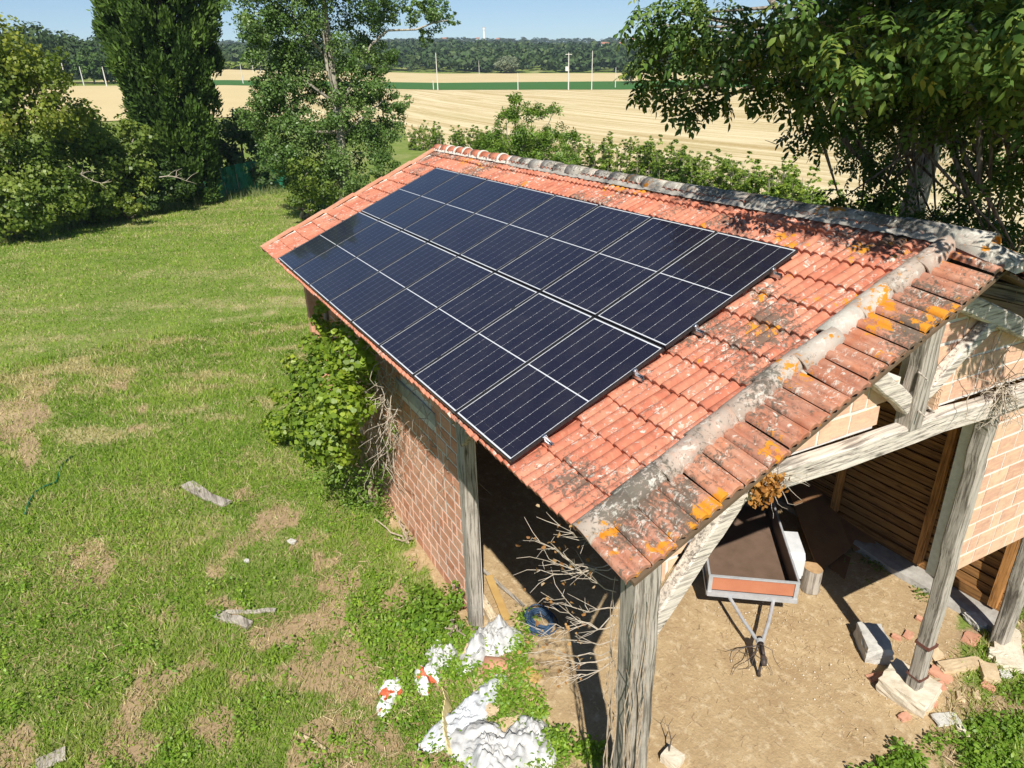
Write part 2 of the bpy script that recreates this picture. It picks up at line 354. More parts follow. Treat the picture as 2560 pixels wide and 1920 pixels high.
def polar_grid(az, rad, lift=0.0):
    A, Rr = np.meshgrid(az, rad, indexing='ij'); X = CAM[0]+Rr*np.cos(A); Y = CAM[1]+Rr*np.sin(A)
    na, nr = A.shape; i = np.arange(na-1)[:, None]*nr + np.arange(nr-1)[None]
    T = np.stack([i, i+1, i+nr+1, i+nr], -1).reshape(-1, 4)[:, ::-1]
    return X, Y, T
az = np.radians(np.concatenate([np.arange(-180, -84, 4.), np.arange(-84, 26, .33), np.arange(26, 181, 4.)])); az[-1] = math.pi
rad = np.concatenate([[.01, 2], 3*1.022**np.arange(0, 130), 3*1.022**130*1.06**np.arange(1, 68)])
X, Y, T = polar_grid(az, rad); Z = TH(X, Y)
dm, dr_, bm_ = dirt_mask(X, Y), dry_mask(X, Y), bare_mask(X, Y)
near = np.hypot(X-CAM[0], Y-CAM[1]) < 40
Z = Z + near*((fbm(X*.8, Y*.8, 3)-.5)*.07*(1-dm) + (fbm(X*2.6, Y*2.6, 3)-.5)*.035)
me = np_mesh('ground', np.stack([X, Y, Z], -1), T, np.stack([dm, dr_, bm_], -1).reshape(-1, 3), True); me.materials.append(ground_mat())
tag(link('ground', me), kind='structure')

def sheet(name, a0, a1, r0, r1, mat, lift, na=120, nr=50):
    """a field lying on the terrain between two azimuths, r0/r1 may be functions of the azimuth"""
    a = np.linspace(a0, a1, na); f0 = r0 if callable(r0) else (lambda q: np.full_like(q, r0)); f1 = r1 if callable(r1) else (lambda q: np.full_like(q, r1))
    s_ = np.linspace(0, 1, nr)**1.3; A = np.repeat(a[:, None], nr, 1); Rr = f0(a)[:, None]*(1-s_) + f1(a)[:, None]*s_
    Xs = CAM[0]+Rr*np.cos(A); Ys = CAM[1]+Rr*np.sin(A); i = np.arange(na-1)[:, None]*nr + np.arange(nr-1)[None]
    Tq = np.stack([i, i+1, i+nr+1, i+nr], -1).reshape(-1, 4)[:, ::-1]
    m_ = np_mesh(name, np.stack([Xs, Ys, TH(Xs, Ys)+lift], -1), Tq, None, True); m_.materials.append(mat)
    return tag(link(name, m_), kind='structure')
k = NT('wheat_stubble'); w = k.coord('World')
b1 = k.noise(k.coord('World', (.016, .34, .3), (0, 0, R(3))), 1.0, 6, .65, 1.4); b2 = k.noise(k.coord('World', (.11, 1.5, 1), (0, 0, R(3))), 1.0, 7, .7, .8); b3 = k.noise(w, 1.2, 7, .7); b4 = k.noise(k.coord('World', (.02, .05, .05)), 1.0, 4, .6)
c = k.mix((.42, .315, .145), (.68, .58, .36), k.ramp(b1, [(.36, 0), (.62, 1)])); c = k.mix(c, (.36, .25, .105), k.math('MULTIPLY', k.ramp(b2, [(.30, 1), (.50, 0)]), .3))
c = k.mix(c, (.72, .61, .38), k.math('MULTIPLY', k.ramp(b3, [(.52, 0), (.72, 1)]), .6)); c = k.mix(c, (.38, .33, .14), k.math('MULTIPLY', k.ramp(b4, [(.55, 0), (.75, 1)]), .45))
k.base(c); k.set(.95, .05); k.bump(b3, .8, .15); MAT['stubble'] = k.m
k = NT('green_crop'); w = k.coord('World'); c = k.mix((.045, .12, .028), (.06, .16, .035), k.noise(k.coord('World', (.02, .9, 1)), 1.0, 4)); k.base(c); k.set(.9, .1); MAT['crop'] = k.m
k = NT('far_stubble'); w = k.coord('World'); c = k.mix((.49, .39, .20), (.61, .50, .28), k.noise(k.coord('World', (.01, .08, 1)), 1.0, 5)); k.base(c); k.set(.95, .05); MAT['far_stubble'] = k.m
k = NT('meadow'); w = k.coord('World'); c = k.mix((.11, .155, .035), (.17, .20, .06), k.noise(w, .3, 6, .7)); k.base(c); k.set(.95, .05); MAT['meadow'] = k.m
HEDGE = [np.array(p) for p in ((96, -31.), (72.9, -28.6), (39, -33.0), (22.2, -28.45), (15.4, -24.7), (6, -21))]
def hedge_r(a):
    pts = np.array(HEDGE)+np.array([0.5, -1.2]); aa = np.arctan2(pts[:, 1]-CAM[1], pts[:, 0]-CAM[0]); rr = np.hypot(pts[:, 1]-CAM[1], pts[:, 0]-CAM[0])
    o = np.argsort(aa); return np.interp(a, aa[o], rr[o])
A = lambda u: az_of(u)
sheet('stubble_field', A(4200), A(700), lambda a: np.where(a > A(1000), 118, hedge_r(a)), 220, MAT['stubble'], .10, 200, 90)
sheet('pale_field', A(700), A(-900), 128, 222, MAT['far_stubble'], .12)
sheet('crop_strip', A(4200), A(430), 220, 330, MAT['crop'], .16)
sheet('far_field', A(4200), A(-900), 330, 450, MAT['far_stubble'], .14)

# ------------------------------------------------------------------ foliage tools
DIAM = ([(-.5, 0, 0), (0, -.32, .04), (.5, 0, 0), (0, .32, .04)], [(0, 1, 2), (0, 2, 3)])
QUAD = ([(-.5, -.4, 0), (.45, -.5, .08), (.5, .42, 0), (-.42, .5, .1)], [(0, 1, 2), (0, 2, 3)])
OVAL = ([(-.5, 0, 0), (-.15, -.23, .05), (.2, -.2, .05), (.5, 0, -.06), (.2, .2, .05), (-.15, .23, .05)], [(0, 1, 5), (1, 2, 5), (2, 4, 5), (2, 3, 4)])
VINE = ([(0, 0, 0), (.5, 0, .03), (.3, .3, -.04), (.05, .5, .03), (-.25, .3, -.02), (-.2, 0, .05), (-.25, -.3, -.02), (.05, -.5, .03), (.3, -.3, -.04)], [(0, 1, 2), (0, 2, 3), (0, 3, 4), (0, 4, 5), (0, 5, 6), (0, 6, 7), (0, 7, 8), (0, 8, 1)])
def shell_pts(c, rad_, n, lo=.55, flat=0):
    d = unit(rng.normal(size=(n, 3))); rr = lo + (1-lo)*rng.random(n)**.6
    # lumps break the outline
    l = 1 + .22*np.sin(d[:, 0]*5.1+c[0])*np.sin(d[:, 1]*4.7+c[1]) + .16*np.sin(d[:, 2]*7.3+c[2]*2+d[:, 0]*6)
    return np.array(c) + d*np.array(rad_)*(rr*l)[:, None], d
def crown_arrays(clusters, dens, size, pal, shape=QUAD, lo=.5, out=.7, up=.35, jitter=.6, sub=7):
    """clusters: (centre, radii) list; every cluster breaks into smaller clumps carrying leaves. pal: list of leaf colours"""
    Ps, Ns, Cs = [], [], []
    pal = np.array(pal)
    for c, rad_ in clusters:
        rad_ = np.array(rad_, float) if hasattr(rad_, '__len__') else np.array([rad_]*3, float)
        area = 4*math.pi*(rad_.mean()**2)
        ncl = max(5, int(area*1.1/ (rad_.mean()**1.1)*sub/7))
        cc, _ = shell_pts(c, rad_*.86, ncl, .45)
        for q in cc:
            r2 = rad_.mean()*rng.uniform(.22, .46); n = max(6, int(dens*area/ncl))
            p, d = shell_pts(q, (r2, r2, r2*.8), n, .35)
            tone = rng.random(); Ps.append(p); Ns.append(d*out + unit(q-np.array(c))*.5 + np.array([0, 0, up]) + rng.normal(0, jitter, (n, 3)))
            i = np.clip((tone*.6+rng.random(n)*.4)*(len(pal)-1), 0, len(pal)-1.001); k0 = i.astype(int); f = (i-k0)[:, None]
            Cs.append((pal[k0]*(1-f)+pal[k0+1]*f)*rng.uniform(.8, 1.2, (n, 1)))
    P_ = np.concatenate(Ps); N_ = np.concatenate(Ns); C_ = np.concatenate(Cs)
    P_[:, 2] = np.maximum(P_[:, 2], TH(P_[:, 0], P_[:, 1])+.06)
    return inst(shape[0], shape[1], P_, bases(N_), size*rng.uniform(.6, 1.3, len(P_)), C_)
def crown(name, parent, arr, mat):
    V, T_, C_ = arr; base = np.array(wloc(parent)); me_ = np_mesh(name, V-base, T_, C_)
    return link(name, me_, parent, mat)
def limbs(mb, foot, tops, r0, wob=.25, n=6):
    foot = np.array(foot, float)
    for t in tops:
        t = np.array(t, float); k_ = 6; pts = [foot+(t-foot)*np.array([(i/k_)**1.25, (i/k_)**1.25, i/k_]) + (rng.normal(0, wob, 3)*np.array([1, 1, .3])*(0 < i < k_)*.5) for i in range(k_+1)]
        mb.tube(pts, [r0*(1-.85*i/k_)+.008 for i in range(k_+1)], n)
    return mb
MAT['bark'] = m_wood('grey_bark', 2, (.30, .26, .21), (.12, .10, .08), .5, .9); MAT['bark_pale'] = m_wood('pale_bark', 2, (.38, .34, .27), (.20, .17, .14), .4, .7, (.42, .38, .31))
MAT['twig'] = m_plain('dry_twig', (.44, .36, .27), (.28, .21, .15), 20, .9, .1); MAT['twig_pale'] = m_plain('bleached_twig', (.50, .44, .36), (.34, .28, .21), 20, .9, .1)
def px_cluster(u, v, rpx, dist, flat=1.0):
    c = atd(u, v, dist); r_ = rpx*dist/F_PX*.86; return (c, (r_, r_, r_*flat))
GREEN_MID = [(.065, .11, .018), (.12, .18, .03), (.185, .25, .044), (.25, .30, .06)]
GREEN_YEL = [(.08, .13, .018), (.15, .205, .03), (.23, .275, .042), (.31, .31, .05)]
GREEN_DARK = [(.03, .06, .013), (.05, .095, .02), (.075, .13, .028), (.11, .17, .036)]
GREEN_FRESH = [(.07, .135, .018), (.115, .20, .026), (.165, .265, .036), (.22, .31, .05)]
def tree(name, label, cat, base_uv, clusters, dens, size, pal, mat, trunk_r=.2, shape=QUAD, group=None, bark='bark', base=None, dist_z=0, lo=.5, up=.35, ntop=6, sub=7, out=.7, jitter=.6):
    b = np.array(base, float) if base is not None else at(*base_uv, 0); b[2] = TH(b[0], b[1])-.05
    t = thing(name, b, label, cat, group)
    crown('crown', t, crown_arrays(clusters, dens, size, pal, shape, lo, out, up, jitter, sub), mat)
    mb = MB(); order = sorted(clusters, key=lambda q: -np.mean(q[1]))[:ntop]
    limbs(mb, b, [q[0] for q in order], trunk_r); mb.build('trunk', MAT[bark], t, smooth=True)
    return t

# ================================================================== THE BARN
barn = thing('barn', (0, 0, 0), 'open old barn of brick and grey timber under a lichened red tile roof', 'barn')
HIPX, FARX, TR = -.95, 10.05, 4.27            # verge line, far end, length of the slope
RY, RZ = RP(0, TR, -.1)[1], RP(0, TR, -.1)[2]
VW, VD = .56, .11                             # verge strip: width outwards and its fall
# --- roof deck: front slope, rear slope, verge soffit (one closed boarded body)
mb = MB(); th = .05
def slab(a, b, c, d, t_=.05):
    a, b, c, d = [np.array(p, float) for p in (a, b, c, d)]; dn = np.array([0, 0, -t_])
    mb.add([a, b, c, d, a+dn, b+dn, c+dn, d+dn], [(0, 1, 2, 3), (7, 6, 5, 4), (0, 4, 5, 1), (1, 5, 6, 2), (2, 6, 7, 3), (3, 7, 4, 0)])
REAR_Y = 2*RY; EZ = RP(0, .03, -.17)
slab(RP(HIPX+.02, .03, -.17), RP(FARX-.03, .03, -.17), RP(FARX-.03, TR-.02, -.17), RP(HIPX+.02, TR-.02, -.17))
rr0 = np.array([0, REAR_Y+.03, EZ[2]])
slab(rr0+EX*(FARX-.03), rr0+EX*(HIPX+.02), RP(HIPX+.02, TR-.02, -.17)+np.array([0, -.02, 0]), RP(FARX-.03, TR-.02, -.17)+np.array([0, -.02, 0]))
slab(RP(HIPX, .05, -.175), RP(HIPX, TR, -.175), RP(HIPX-VW+.02, TR, -.175)-np.array([0, 0, VD]), RP(HIPX-VW+.02, .05, -.175)-np.array([0, 0, VD]), .03)
roof = mb.build('roof', MAT['underside'], barn)
# --- one clay tile: double-rolled section, turned-down front edge (local x across, y up the slope, z out)
def tile_mesh(name, wdt, length, mats, rel=1.0, prof=None):
    prof = prof or [(-.5, .002), (-.46, .020), (-.37, .033), (-.22, .033), (-.12, .020), (-.07, .003), (.0, .001), (.05, .016), (.13, .028), (.29, .030), (.38, .020), (.43, .004), (.5, .002)]
    V = []; n = len(prof)
    for yy, lift, k_ in ((0.0, -.004, -1), (0.0, .040, 1), (.012, .046, 1), (length, .0, 1)):
        for x, z in prof: V.append((x*wdt, yy, (z*rel+lift) if k_ > 0 else z*rel*0.9+.006))
    Fc = [(r_*n+i, r_*n+i+1, (r_+1)*n+i+1, (r_+1)*n+i) for r_ in range(3) for i in range(n-1)]
    m_ = MB().add(V, Fc).mesh(name); m_.polygons.foreach_set('use_smooth', [i >= (n-1) for i in range(len(m_.polygons))]); m_.materials.append(mats); return m_
TW, TE = .2197, .366
tm_new = tile_mesh('tile', TW, .40, MAT['tile']); tm_old = tile_mesh('tile', TW, .40, MAT['tile_old'])
PW, PL, PG = 1.038, 1.742, .018               # one solar panel
PXL, PTL = 8*PW+7*PG, 2*PL+PG
ncol = int((FARX-HIPX)/TW); hidden_V, hidden_F = [], []
for r_ in range(12):
    t0 = -.03 + TE*r_
    for c_ in range(ncol):
        x = HIPX + .03 + TW*(c_+.5)
        if x > FARX-.22: continue
        vis = x < .35 or x > PXL-.25 or t0 > PTL-.5
        tj = rng.normal(0, .006); rz = rng.normal(0, .012); rx_ = rng.normal(0, .008)
        m4 = frame(-EX, ET, EN, RP(x+rng.normal(0, .004), t0+tj, -.155+rng.normal(0, .003))) @ Matrix.Rotation(rz, 4, 'Z') @ Matrix.Rotation(rx_+R(1.2), 4, 'X')
        if vis:
            oldf = fbm(np.array([x*.9+4]), np.array([t0*.9+2]), 3)[0]
            old = (1.45 < t0 < 3.0 and x < .4 and oldf+.12*rng.random() > .5) or (t0 > 3.3 and oldf+.16*rng.random() > .58)
            link('tile', tm_old if old else tm_new, roof, None, m4)
        else:
            b = len(hidden_V); hidden_V += [tuple(m4 @ v.co) for v in tm_new.vertices]; hidden_F += [tuple(b+i for i in p.vertices) for p in tm_new.polygons]
o = MB().add(hidden_V, hidden_F).build('tile', MAT['tile'], roof); tag(o, kind='stuff')
# rear slope tiles, out of sight behind the ridge: one mesh
V2, F2 = [], []
ET2 = np.array([0, math.cos(SLOPE), math.sin(SLOPE)]); EN2 = np.array([0, -math.sin(SLOPE), math.cos(SLOPE)])
for r_ in range(12):
    for c_ in range(ncol):
        m4 = frame(EX, ET2, EN2, np.array([HIPX+.03+TW*(c_+.5), REAR_Y, RP(0, 0, 0)[2]]) + ET2*(TE*r_-.03) + EN2*-.155) @ Matrix.Rotation(R(1.2), 4, 'X')
        b = len(V2); V2 += [tuple(m4 @ v.co) for v in tm_new.vertices]; F2 += [tuple(b+i for i in p.vertices) for p in tm_new.polygons]
o = MB().add(V2, F2).build('rear_tile', MAT['tile'], roof); tag(o, kind='stuff')
# --- verge tiles: laid outwards over the gable
YV = unit(np.array([VW, 0, VD])); tv = tile_mesh('verge_tile', .222, .60, MAT['tile_verge'], 1.15)
ZV = np.cross(ET, YV)
nv = 19
for i in range(nv):
    t0 = -.02 + (i+.5)*(TR+.0)/nv
    loc = RP(HIPX-VW, t0, -.15) - np.array([0, 0, VD-.01])
    link('verge_tile', tv, roof, None, frame(ET, YV, ZV, loc) @ Matrix.Rotation(rng.normal(0, .02), 4, 'Z') @ Matrix.Rotation(R(2.2)+rng.normal(0, .012), 4, 'Y') @ Matrix.Translation((0, rng.normal(0, .012), rng.normal(0, .004))))
mb = MB(); rc = lambda x, t, dz: np.array([x, REAR_Y, ZE]) + ET2*t + EN2*-.175 - np.array([0, 0, dz])
slab(rc(HIPX, .05, 0), rc(HIPX-VW+.02, .05, VD), rc(HIPX-VW+.02, TR-.12, VD), rc(HIPX, TR-.12, 0), .03); mb.build('rear_verge_board', MAT['underside'], roof)
for i in range(nv):
    t0 = -.02 + (i+.5)*TR/nv; loc = np.array([HIPX-VW, REAR_Y, ZE]) + ET2*t0 + EN2*-.15 - np.array([0, 0, VD-.01])
    link('verge_tile', tv, roof, None, frame(-ET2, YV, np.cross(-ET2, YV), loc) @ Matrix.Rotation(rng.normal(0, .02), 4, 'Z'))
# --- barrel tiles (half pipes): along the verge line and along the ridge
def barrel_mesh(name, L, r0, r1, mat, arc=R(200), n=10, thick=.022):
    V = []; k_ = n+1
    for yy, ra in ((0, r0), (L, r1)):
        for dr2 in (0, -thick):
            for i in range(k_):
                a = -arc/2 + arc*i/n; V.append(((ra+dr2)*math.sin(a), yy, (ra+dr2)*math.cos(a)))
    Fc = []
    for i in range(n):
        Fc += [(i, i+1, 2*k_+i+1, 2*k_+i), (k_+i+1, k_+i, 3*k_+i, 3*k_+i+1), (i+1, i, k_+i, k_+i+1), (2*k_+i, 2*k_+i+1, 3*k_+i+1, 3*k_+i)]
    m_ = MB().add(V, Fc).mesh(name, smooth=True); m_.materials.append(mat); return m_
bmA = barrel_mesh('barrel_tile', .44, .118, .092, MAT['tile_barrel']); 
nb = 11
for i in range(nb):
    t0 = -.03 + i*(TR-.1)/nb
    m4 = frame(-EX, ET, EN, RP(HIPX-.03+rng.normal(0, .012), t0, -.145+.0)) @ Matrix.Rotation(R(3.4), 4, 'X') @ Matrix.Rotation(rng.normal(0, .05), 4, 'Z')
    link('barrel_tile', bmA, roof, None, m4)
# lumpy mortar bed under the barrels
def mortar_strip(name, pts, wdt, hgt, mat, seg=90, amp=.02):
    pts = [np.array(p, float) for p in pts]; a, b = pts; d = unit(b-a); side = unit(np.cross(d, [0, 0, 1.])); upv = np.cross(side, d)
    V, Fc = [], []
    for i in range(seg+1):
        p = a+(b-a)*i/seg
        for x, z in ((-1, 0), (-.75, .55), (0, 1), (.75, .55), (1, 0)):
            V.append(p + side*x*wdt*(1+rng.normal(0, .07)) + upv*(z*hgt + rng.normal(0, amp*.25)))
    for i in range(seg):
        for j in range(4): Fc.append((i*5+j, i*5+j+1, i*5+5+j+1, i*5+5+j))
    return MB().add(V, Fc).build(name, mat, roof, smooth=True)
mortar_strip('mortar', (RP(HIPX-.03, -.01, -.16), RP(HIPX-.03, TR-.05, -.175)), .125, .03, MAT['mortar_old'])
mortar_strip('mortar', ((HIPX-.1, RY, RZ-.03), (6.6, RY, RZ-.045)), .165, .08, MAT['mortar_old'], 150)
mortar_strip('mortar', ((6.6, RY, RZ-.03), (FARX-.02, RY, RZ-.03)), .15, .085, MAT['mortar_new'], 60, .012)
rm_old = barrel_mesh('ridge_tile', .42, .135, .118, MAT['tile_ridge'], R(170)); rm_new = barrel_mesh('ridge_tile', .40, .130, .116, MAT['tile_new'], R(170))
cm = barrel_mesh('mortar_collar', .075, .146, .142, MAT['mortar_new'], R(175))
x = FARX-.02; i = 0
while x > HIPX-.05:
    new = x > 6.75
    m4 = frame((0, 1, 0), (-1, 0, 0), (0, 0, 1), (x, RY+rng.normal(0, .006), RZ-.035+rng.normal(0, .006))) @ Matrix.Rotation(rng.normal(0, .015) + (R(1.2)), 4, 'X') @ Matrix.Rotation(rng.normal(0, .02), 4, 'Z')
    rt = link('ridge_tile', rm_new if new else rm_old, roof, None, m4)
    if new: link('mortar_collar', cm, roof, None, m4 @ Matrix.Translation((0, .325, -.012)))
    x -= .365; i += 1
# ridge end dipping over the verge strip, with its mortar plug
dd = unit(np.array([-VW-.06, 0, -VD-.04])); zz = unit(np.array([-(VD+.04), 0, VW+.06]))
m4 = frame((0, 1, 0), dd, np.cross((0, 1, 0), dd), (HIPX-.0, RY, RZ-.02))
link('ridge_tile', barrel_mesh('ridge_tile', .66, .128, .12, MAT['tile_ridge'], R(175)), roof, None, m4)
e_ = np.array(m4 @ Vector((0, .63, 0)))
V = []; Fc = []
for i in range(9):
    a = -R(85)+R(170)*i/8; V.append(e_ + np.array([0, .112*math.sin(a), .112*math.cos(a)]) + rng.normal(0, .004, 3))
V += [p + dd*.05*np.array([1, 1, 1]) + np.array([0, 0, -.006]) for p in V]; Fc = [tuple(range(9, 18))] + [(i, i+1, 10+i, 9+i) for i in range(8)]
MB().add(V, Fc).build('mortar', MAT['mortar_new'], roof)
# --- far verge: flat clay edging tiles with a fillet of mortar
fm = MB().box((0, .2, .02), (.17, .40, .028)).box((.088, .2, -.05), (.02, .40, .13)).mesh('edge_tile'); fm.materials.append(MAT['tile_pale'])
for i in range(12):
    t0 = -.03 + i*.358
    link('edge_tile', fm, roof, None, frame(-EX, ET, EN, RP(FARX-.09, t0, -.095+.012*(i % 2))) @ Matrix.Rotation(R(180), 4, 'Z') @ Matrix.Translation((0, -.40, 0)) @ Matrix.Rotation(rng.normal(0, .012), 4, 'Z') @ Matrix.Rotation(-R(1.5), 4, 'X'))
mortar_strip('mortar', (RP(FARX-.2, -.0, -.13), RP(FARX-.2, TR-.1, -.13)), .04, .035, MAT['mortar_new'], 70, .012)

# --- frame timbers
LG = np.array([-.96, -.65]); RG = np.array([-1.36, -7.04]); DG = unit(RG-LG); NG = np.array([DG[1], -DG[0]])
if NG[0] > 0: NG = -NG
G3 = np.array([DG[0], DG[1], 0]); N3 = np.array([NG[0], NG[1], 0]); Z3 = np.array([0, 0, 1.])
def gab(s_, z, o_=0.0): return np.array([LG[0], LG[1], 0]) + G3*s_ + N3*o_ + Z3*z
def timber(name, p0, p1, w_, h_, mat, up=(0, 0, 1), seg=8, jit=.006, parent=barn, **kw):
    return MB().beam(p0, p1, w_, h_, up, seg, jit).build(name, MAT[mat], parent, origin=np.array(p0, float), **kw)
timber('post', gab(0.03, -.05, -.0), gab(.0, 4.36, -.0), .25, .25, 'wood_z', N3, 14, .006)
timber('post', gab(4.52, .2, .02), gab(4.36, 4.2, .02), .145, .165, 'wood_z', N3, 16, .005)
timber('post', gab(6.42, -.05, .0), gab(6.22, 4.2, 0), .19, .19, 'wood_z', N3, 14, .006)
timber('tie_beam', gab(-.15, 4.34, .03), gab(7.2, 4.26, .03), .14, .22, 'wood_y', Z3, 16, .007)
timber('king_post', gab(3.02, 4.38, .03), gab(2.98, 5.66, .03), .20, .17, 'wood_z', N3, 6, .006)
timber('brace', gab(3.06, 4.62, .02), gab(3.95, 5.28, .02), .11, .12, 'wood_y', Z3, 6, .004)
timber('brace', gab(2.94, 4.62, .02), gab(2.15, 5.2, .02), .12, .16, 'wood_y', Z3, 6, .004)
timber('brace', gab(.08, 3.16, .02), gab(.92, 4.28, .02), .13, .17, 'wood_y', Z3, 8, .005)
sl_ = math.tan(SLOPE)
timber('rafter', gab(3.1, 5.66, .0), gab(7.25, 5.66-4.15*sl_, .0), .16, .18, 'wood_y', Z3, 8, .004)
timber('rafter', gab(3.1, 5.66, .0), gab(.0, 5.66-3.1*sl_*1.0, .0), .16, .18, 'wood_y', Z3, 8, .004)
for k_, tt in enumerate((.75, 1.9, 3.05)):            # purlins on both slopes
    p = RP(0, tt, -.30); timber('purlin', (HIPX-.42, p[1], p[2]), (FARX-.3, p[1], p[2]), .14, .16, 'wood_x', EN, 4, 0)
    q = np.array([0, REAR_Y-p[1], p[2]]); timber('purlin', (HIPX-.42, q[1], q[2]), (FARX-.3, q[1], q[2]), .14, .16, 'wood_x', Z3, 4, 0)
timber('ridge_beam', (HIPX-.40, RY, RZ-.26), (FARX-.3, RY, RZ-.26), .15, .2, 'wood_x', Z3, 4, 0)
# plate along the left eaves and its posts
WL0, WL1 = np.array([2.86, -.90]), np.array([9.55, -1.02]); DW = unit(WL1-WL0); D3 = np.array([DW[0], DW[1], 0]); NW = np.array([-DW[1], DW[0], 0])
def lw(s_, z, o_=0.0): return np.array([WL0[0], WL0[1], 0]) + D3*s_ + NW*o_ + Z3*z
timber('wall_plate', gab(0, 4.28, -.0)+np.array([-.1, 0, 0]), lw(6.7, 4.22, -.1), .18, .2, 'wood_x', Z3, 8, .004)
timber('post', lw(0, -.05, -.03), lw(0.0, 4.16, -.03), .19, .19, 'wood_z', NW, 12, .006)
timber('post', lw(6.75, -.05, -.05), lw(6.75, 4.2, -.05), .25, .25, 'wood_z', NW, 8, .006)
timber('brace', lw(-.08, 3.22, .05), lw(-.95, 4.16, .05), .10, .17, 'wood_z', Z3, 6, .004)
timber('brace', lw(.10, 3.4, .05), lw(.75, 4.16, .05), .10, .15, 'wood_z', Z3, 6, .004)
for i, (p, z) in enumerate(((gab(4.50, .95, .02), 0), (gab(4.515, .42, .02), 0))):      # rusty straps round the middle post
    MB().box(p, (.168, .188, .045), (G3, N3, unit(Z3+.22*G3))).build('strap', m_plain('rusty_iron', (.16, .06, .04), (.09, .04, .03), 30, .9), barn)

# --- brickwork: pieces cut to a polygon
def clip(poly, a, b, c):                                   # keep a*x+b*y<=c
    out = []
    for i in range(len(poly)):
        p, q = poly[i], poly[(i+1) % len(poly)]; fp, fq = a*p[0]+b*p[1]-c, a*q[0]+b*q[1]-c
        if fp <= 0: out.append(p)
        if fp*fq < 0: t_ = fp/(fp-fq); out.append((p[0]+(q[0]-p[0])*t_, p[1]+(q[1]-p[1])*t_))
    return out
def brickwork(parent, P3, s0, s1, z0, z1, bl, bh, jo, depth, mat, axes, cuts=(), holes=(), off=0.0, rough=.004):
    cache = {}
    r_ = 0; z = z0
    while z < z1-.03:
        s_ = s0 - (bl*.5 if r_ % 2 else 0) + rng.normal(0, .015)
        while s_ < s1-.03:
            L = bl*rng.choice([1, 1, 1, 1, .97, .5]) if rough > .002 else bl
            a, b = max(s_, s0), min(s_+L-jo, s1); zt = min(z+bh-jo, z1)
            if b-a > .05:
                cx_, cz_ = (a+b)/2, (z+zt)/2; poly = [(a, z), (b, z), (b, zt), (a, zt)]
                for cu in cuts: poly = clip(poly, *cu) if poly else poly
                if len(poly) > 2 and not any(h[0] < cx_ < h[1] and h[2] < cz_ < h[3] for h in holes):
                    full = len(poly) == 4 and abs((b-a)-(bl-jo)) < .004 and not cuts or (len(poly) == 4 and poly == [(a, z), (b, z), (b, zt), (a, zt)] and abs((b-a)-(bl-jo)) < .004)
                    loc = P3(cx_, cz_, off+rng.uniform(0, .006))
                    if full:
                        key = int(rng.integers(0, 3))
                        if key not in cache:
                            w_, h_ = bl-jo, zt-z; j_ = lambda: rng.normal(0, rough)
                            cache[key] = MB().prism([(-w_/2+j_(), -h_/2+j_()), (w_/2+j_(), -h_/2+j_()), (w_/2+j_(), h_/2+j_()), (-w_/2+j_(), h_/2+j_())], depth, axes, (0, 0, 0)).mesh('brick'); cache[key].materials.append(mat)
                        m_ = cache[key]
                    else:
                        m_ = MB().prism([(x-cx_, y-cz_) for x, y in poly], depth, axes, (0, 0, 0)).mesh('brick'); m_.materials.append(mat)
                    link('brick', m_, parent, None, Matrix.Translation(loc))
            s_ += L
        z += bh; r_ += 1
# left long wall
lwall = MB().box(lw(3.35, 2.05, -.12), (6.5, 4.1, .20), (D3, Z3, NW)).build('wall', MAT['mortar'], barn, origin=lw(0, 0))
brickwork(lwall, lw, .14, 6.62, .02, 3.36, .345, .215, .040, .012, MAT['brick_red'], (D3, Z3, NW), holes=[(1.0, 2.5, 2.88, 3.14)], off=-.0275)
MB().beam(lw(.95, 3.02, -.01), lw(2.55, 3.02, -.01), .05, .2, Z3, 5, .006).build('lintel', m_plain('grey_lintel', (.46, .45, .41), (.30, .28, .25), 9, .9, bump=.4), barn)
# gable above the tie beam, and the panel right of the middle post
cut = [(sl_, 1, 5.60+3.1*sl_), (-sl_, 1, 5.60-3.1*sl_)]
gpoly = [(.25, 4.45), (6.55, 4.45)]
def wall_body(name, poly, th_, off):
    return MB().prism(poly, -th_, (G3, Z3, N3), gab(0, 0, off)).build(name, MAT['mortar'], barn, origin=gab(0, 4.4))
top = lambda s_: 5.62-abs(s_-3.1)*sl_
gw = wall_body('gable_wall', [(.3, 4.42), (2.62, 4.42), (2.62, 4.67), (2.88, 4.67), (2.88, 4.885), (2.42, 4.885), (2.42, top(2.42)), (.3, top(.3))], .14, -.055)
wall_body('gable_wall', [(3.36, 4.42), (6.7, 4.42), (6.7, top(6.7)), (3.1, top(3.1)), (3.05, 4.66), (3.36, 4.66)], .14, -.055)
brickwork(gw, gab, .3, 2.88, 4.455, 5.6, .40, .222, .032, .012, MAT['brick'], (G3, Z3, N3), cut, [(2.6, 2.95, 4.4, 4.67), (2.3, 2.95, 4.88, 5.2)], -.062)
brickwork(gw, gab, 3.12, 6.7, 4.455, 5.6, .40, .222, .032, .012, MAT['brick'], (G3, Z3, N3), cut, [(3.0, 3.34, 4.4, 4.67)], -.062)
pw = MB().prism([(4.45, 1.92), (6.9, 1.92), (6.9, 4.2), (4.36, 4.2)], -.15, (G3, Z3, N3), gab(0, 0, -.045)).build('brick_panel', MAT['mortar'], barn, origin=gab(4.5, 1.92))
brickwork(pw, gab, 4.42, 6.9, 1.925, 4.17, .34, .225, .030, .012, MAT['brick'], (G3, Z3, N3), (), (), -.053)
wall_body('gable_wall', [(.1, 3.36), (.1, 4.24), (.74, 4.24)], .10, -.05)
brickwork(gw, gab, .1, 1.2, 3.36, 4.22, .40, .222, .032, .012, MAT['brick'], (G3, Z3, N3), [(1.35, -1, -3.21)], (), -.057)
hb = MB()                                                    # broken hollow brick standing in the hole beside the king post
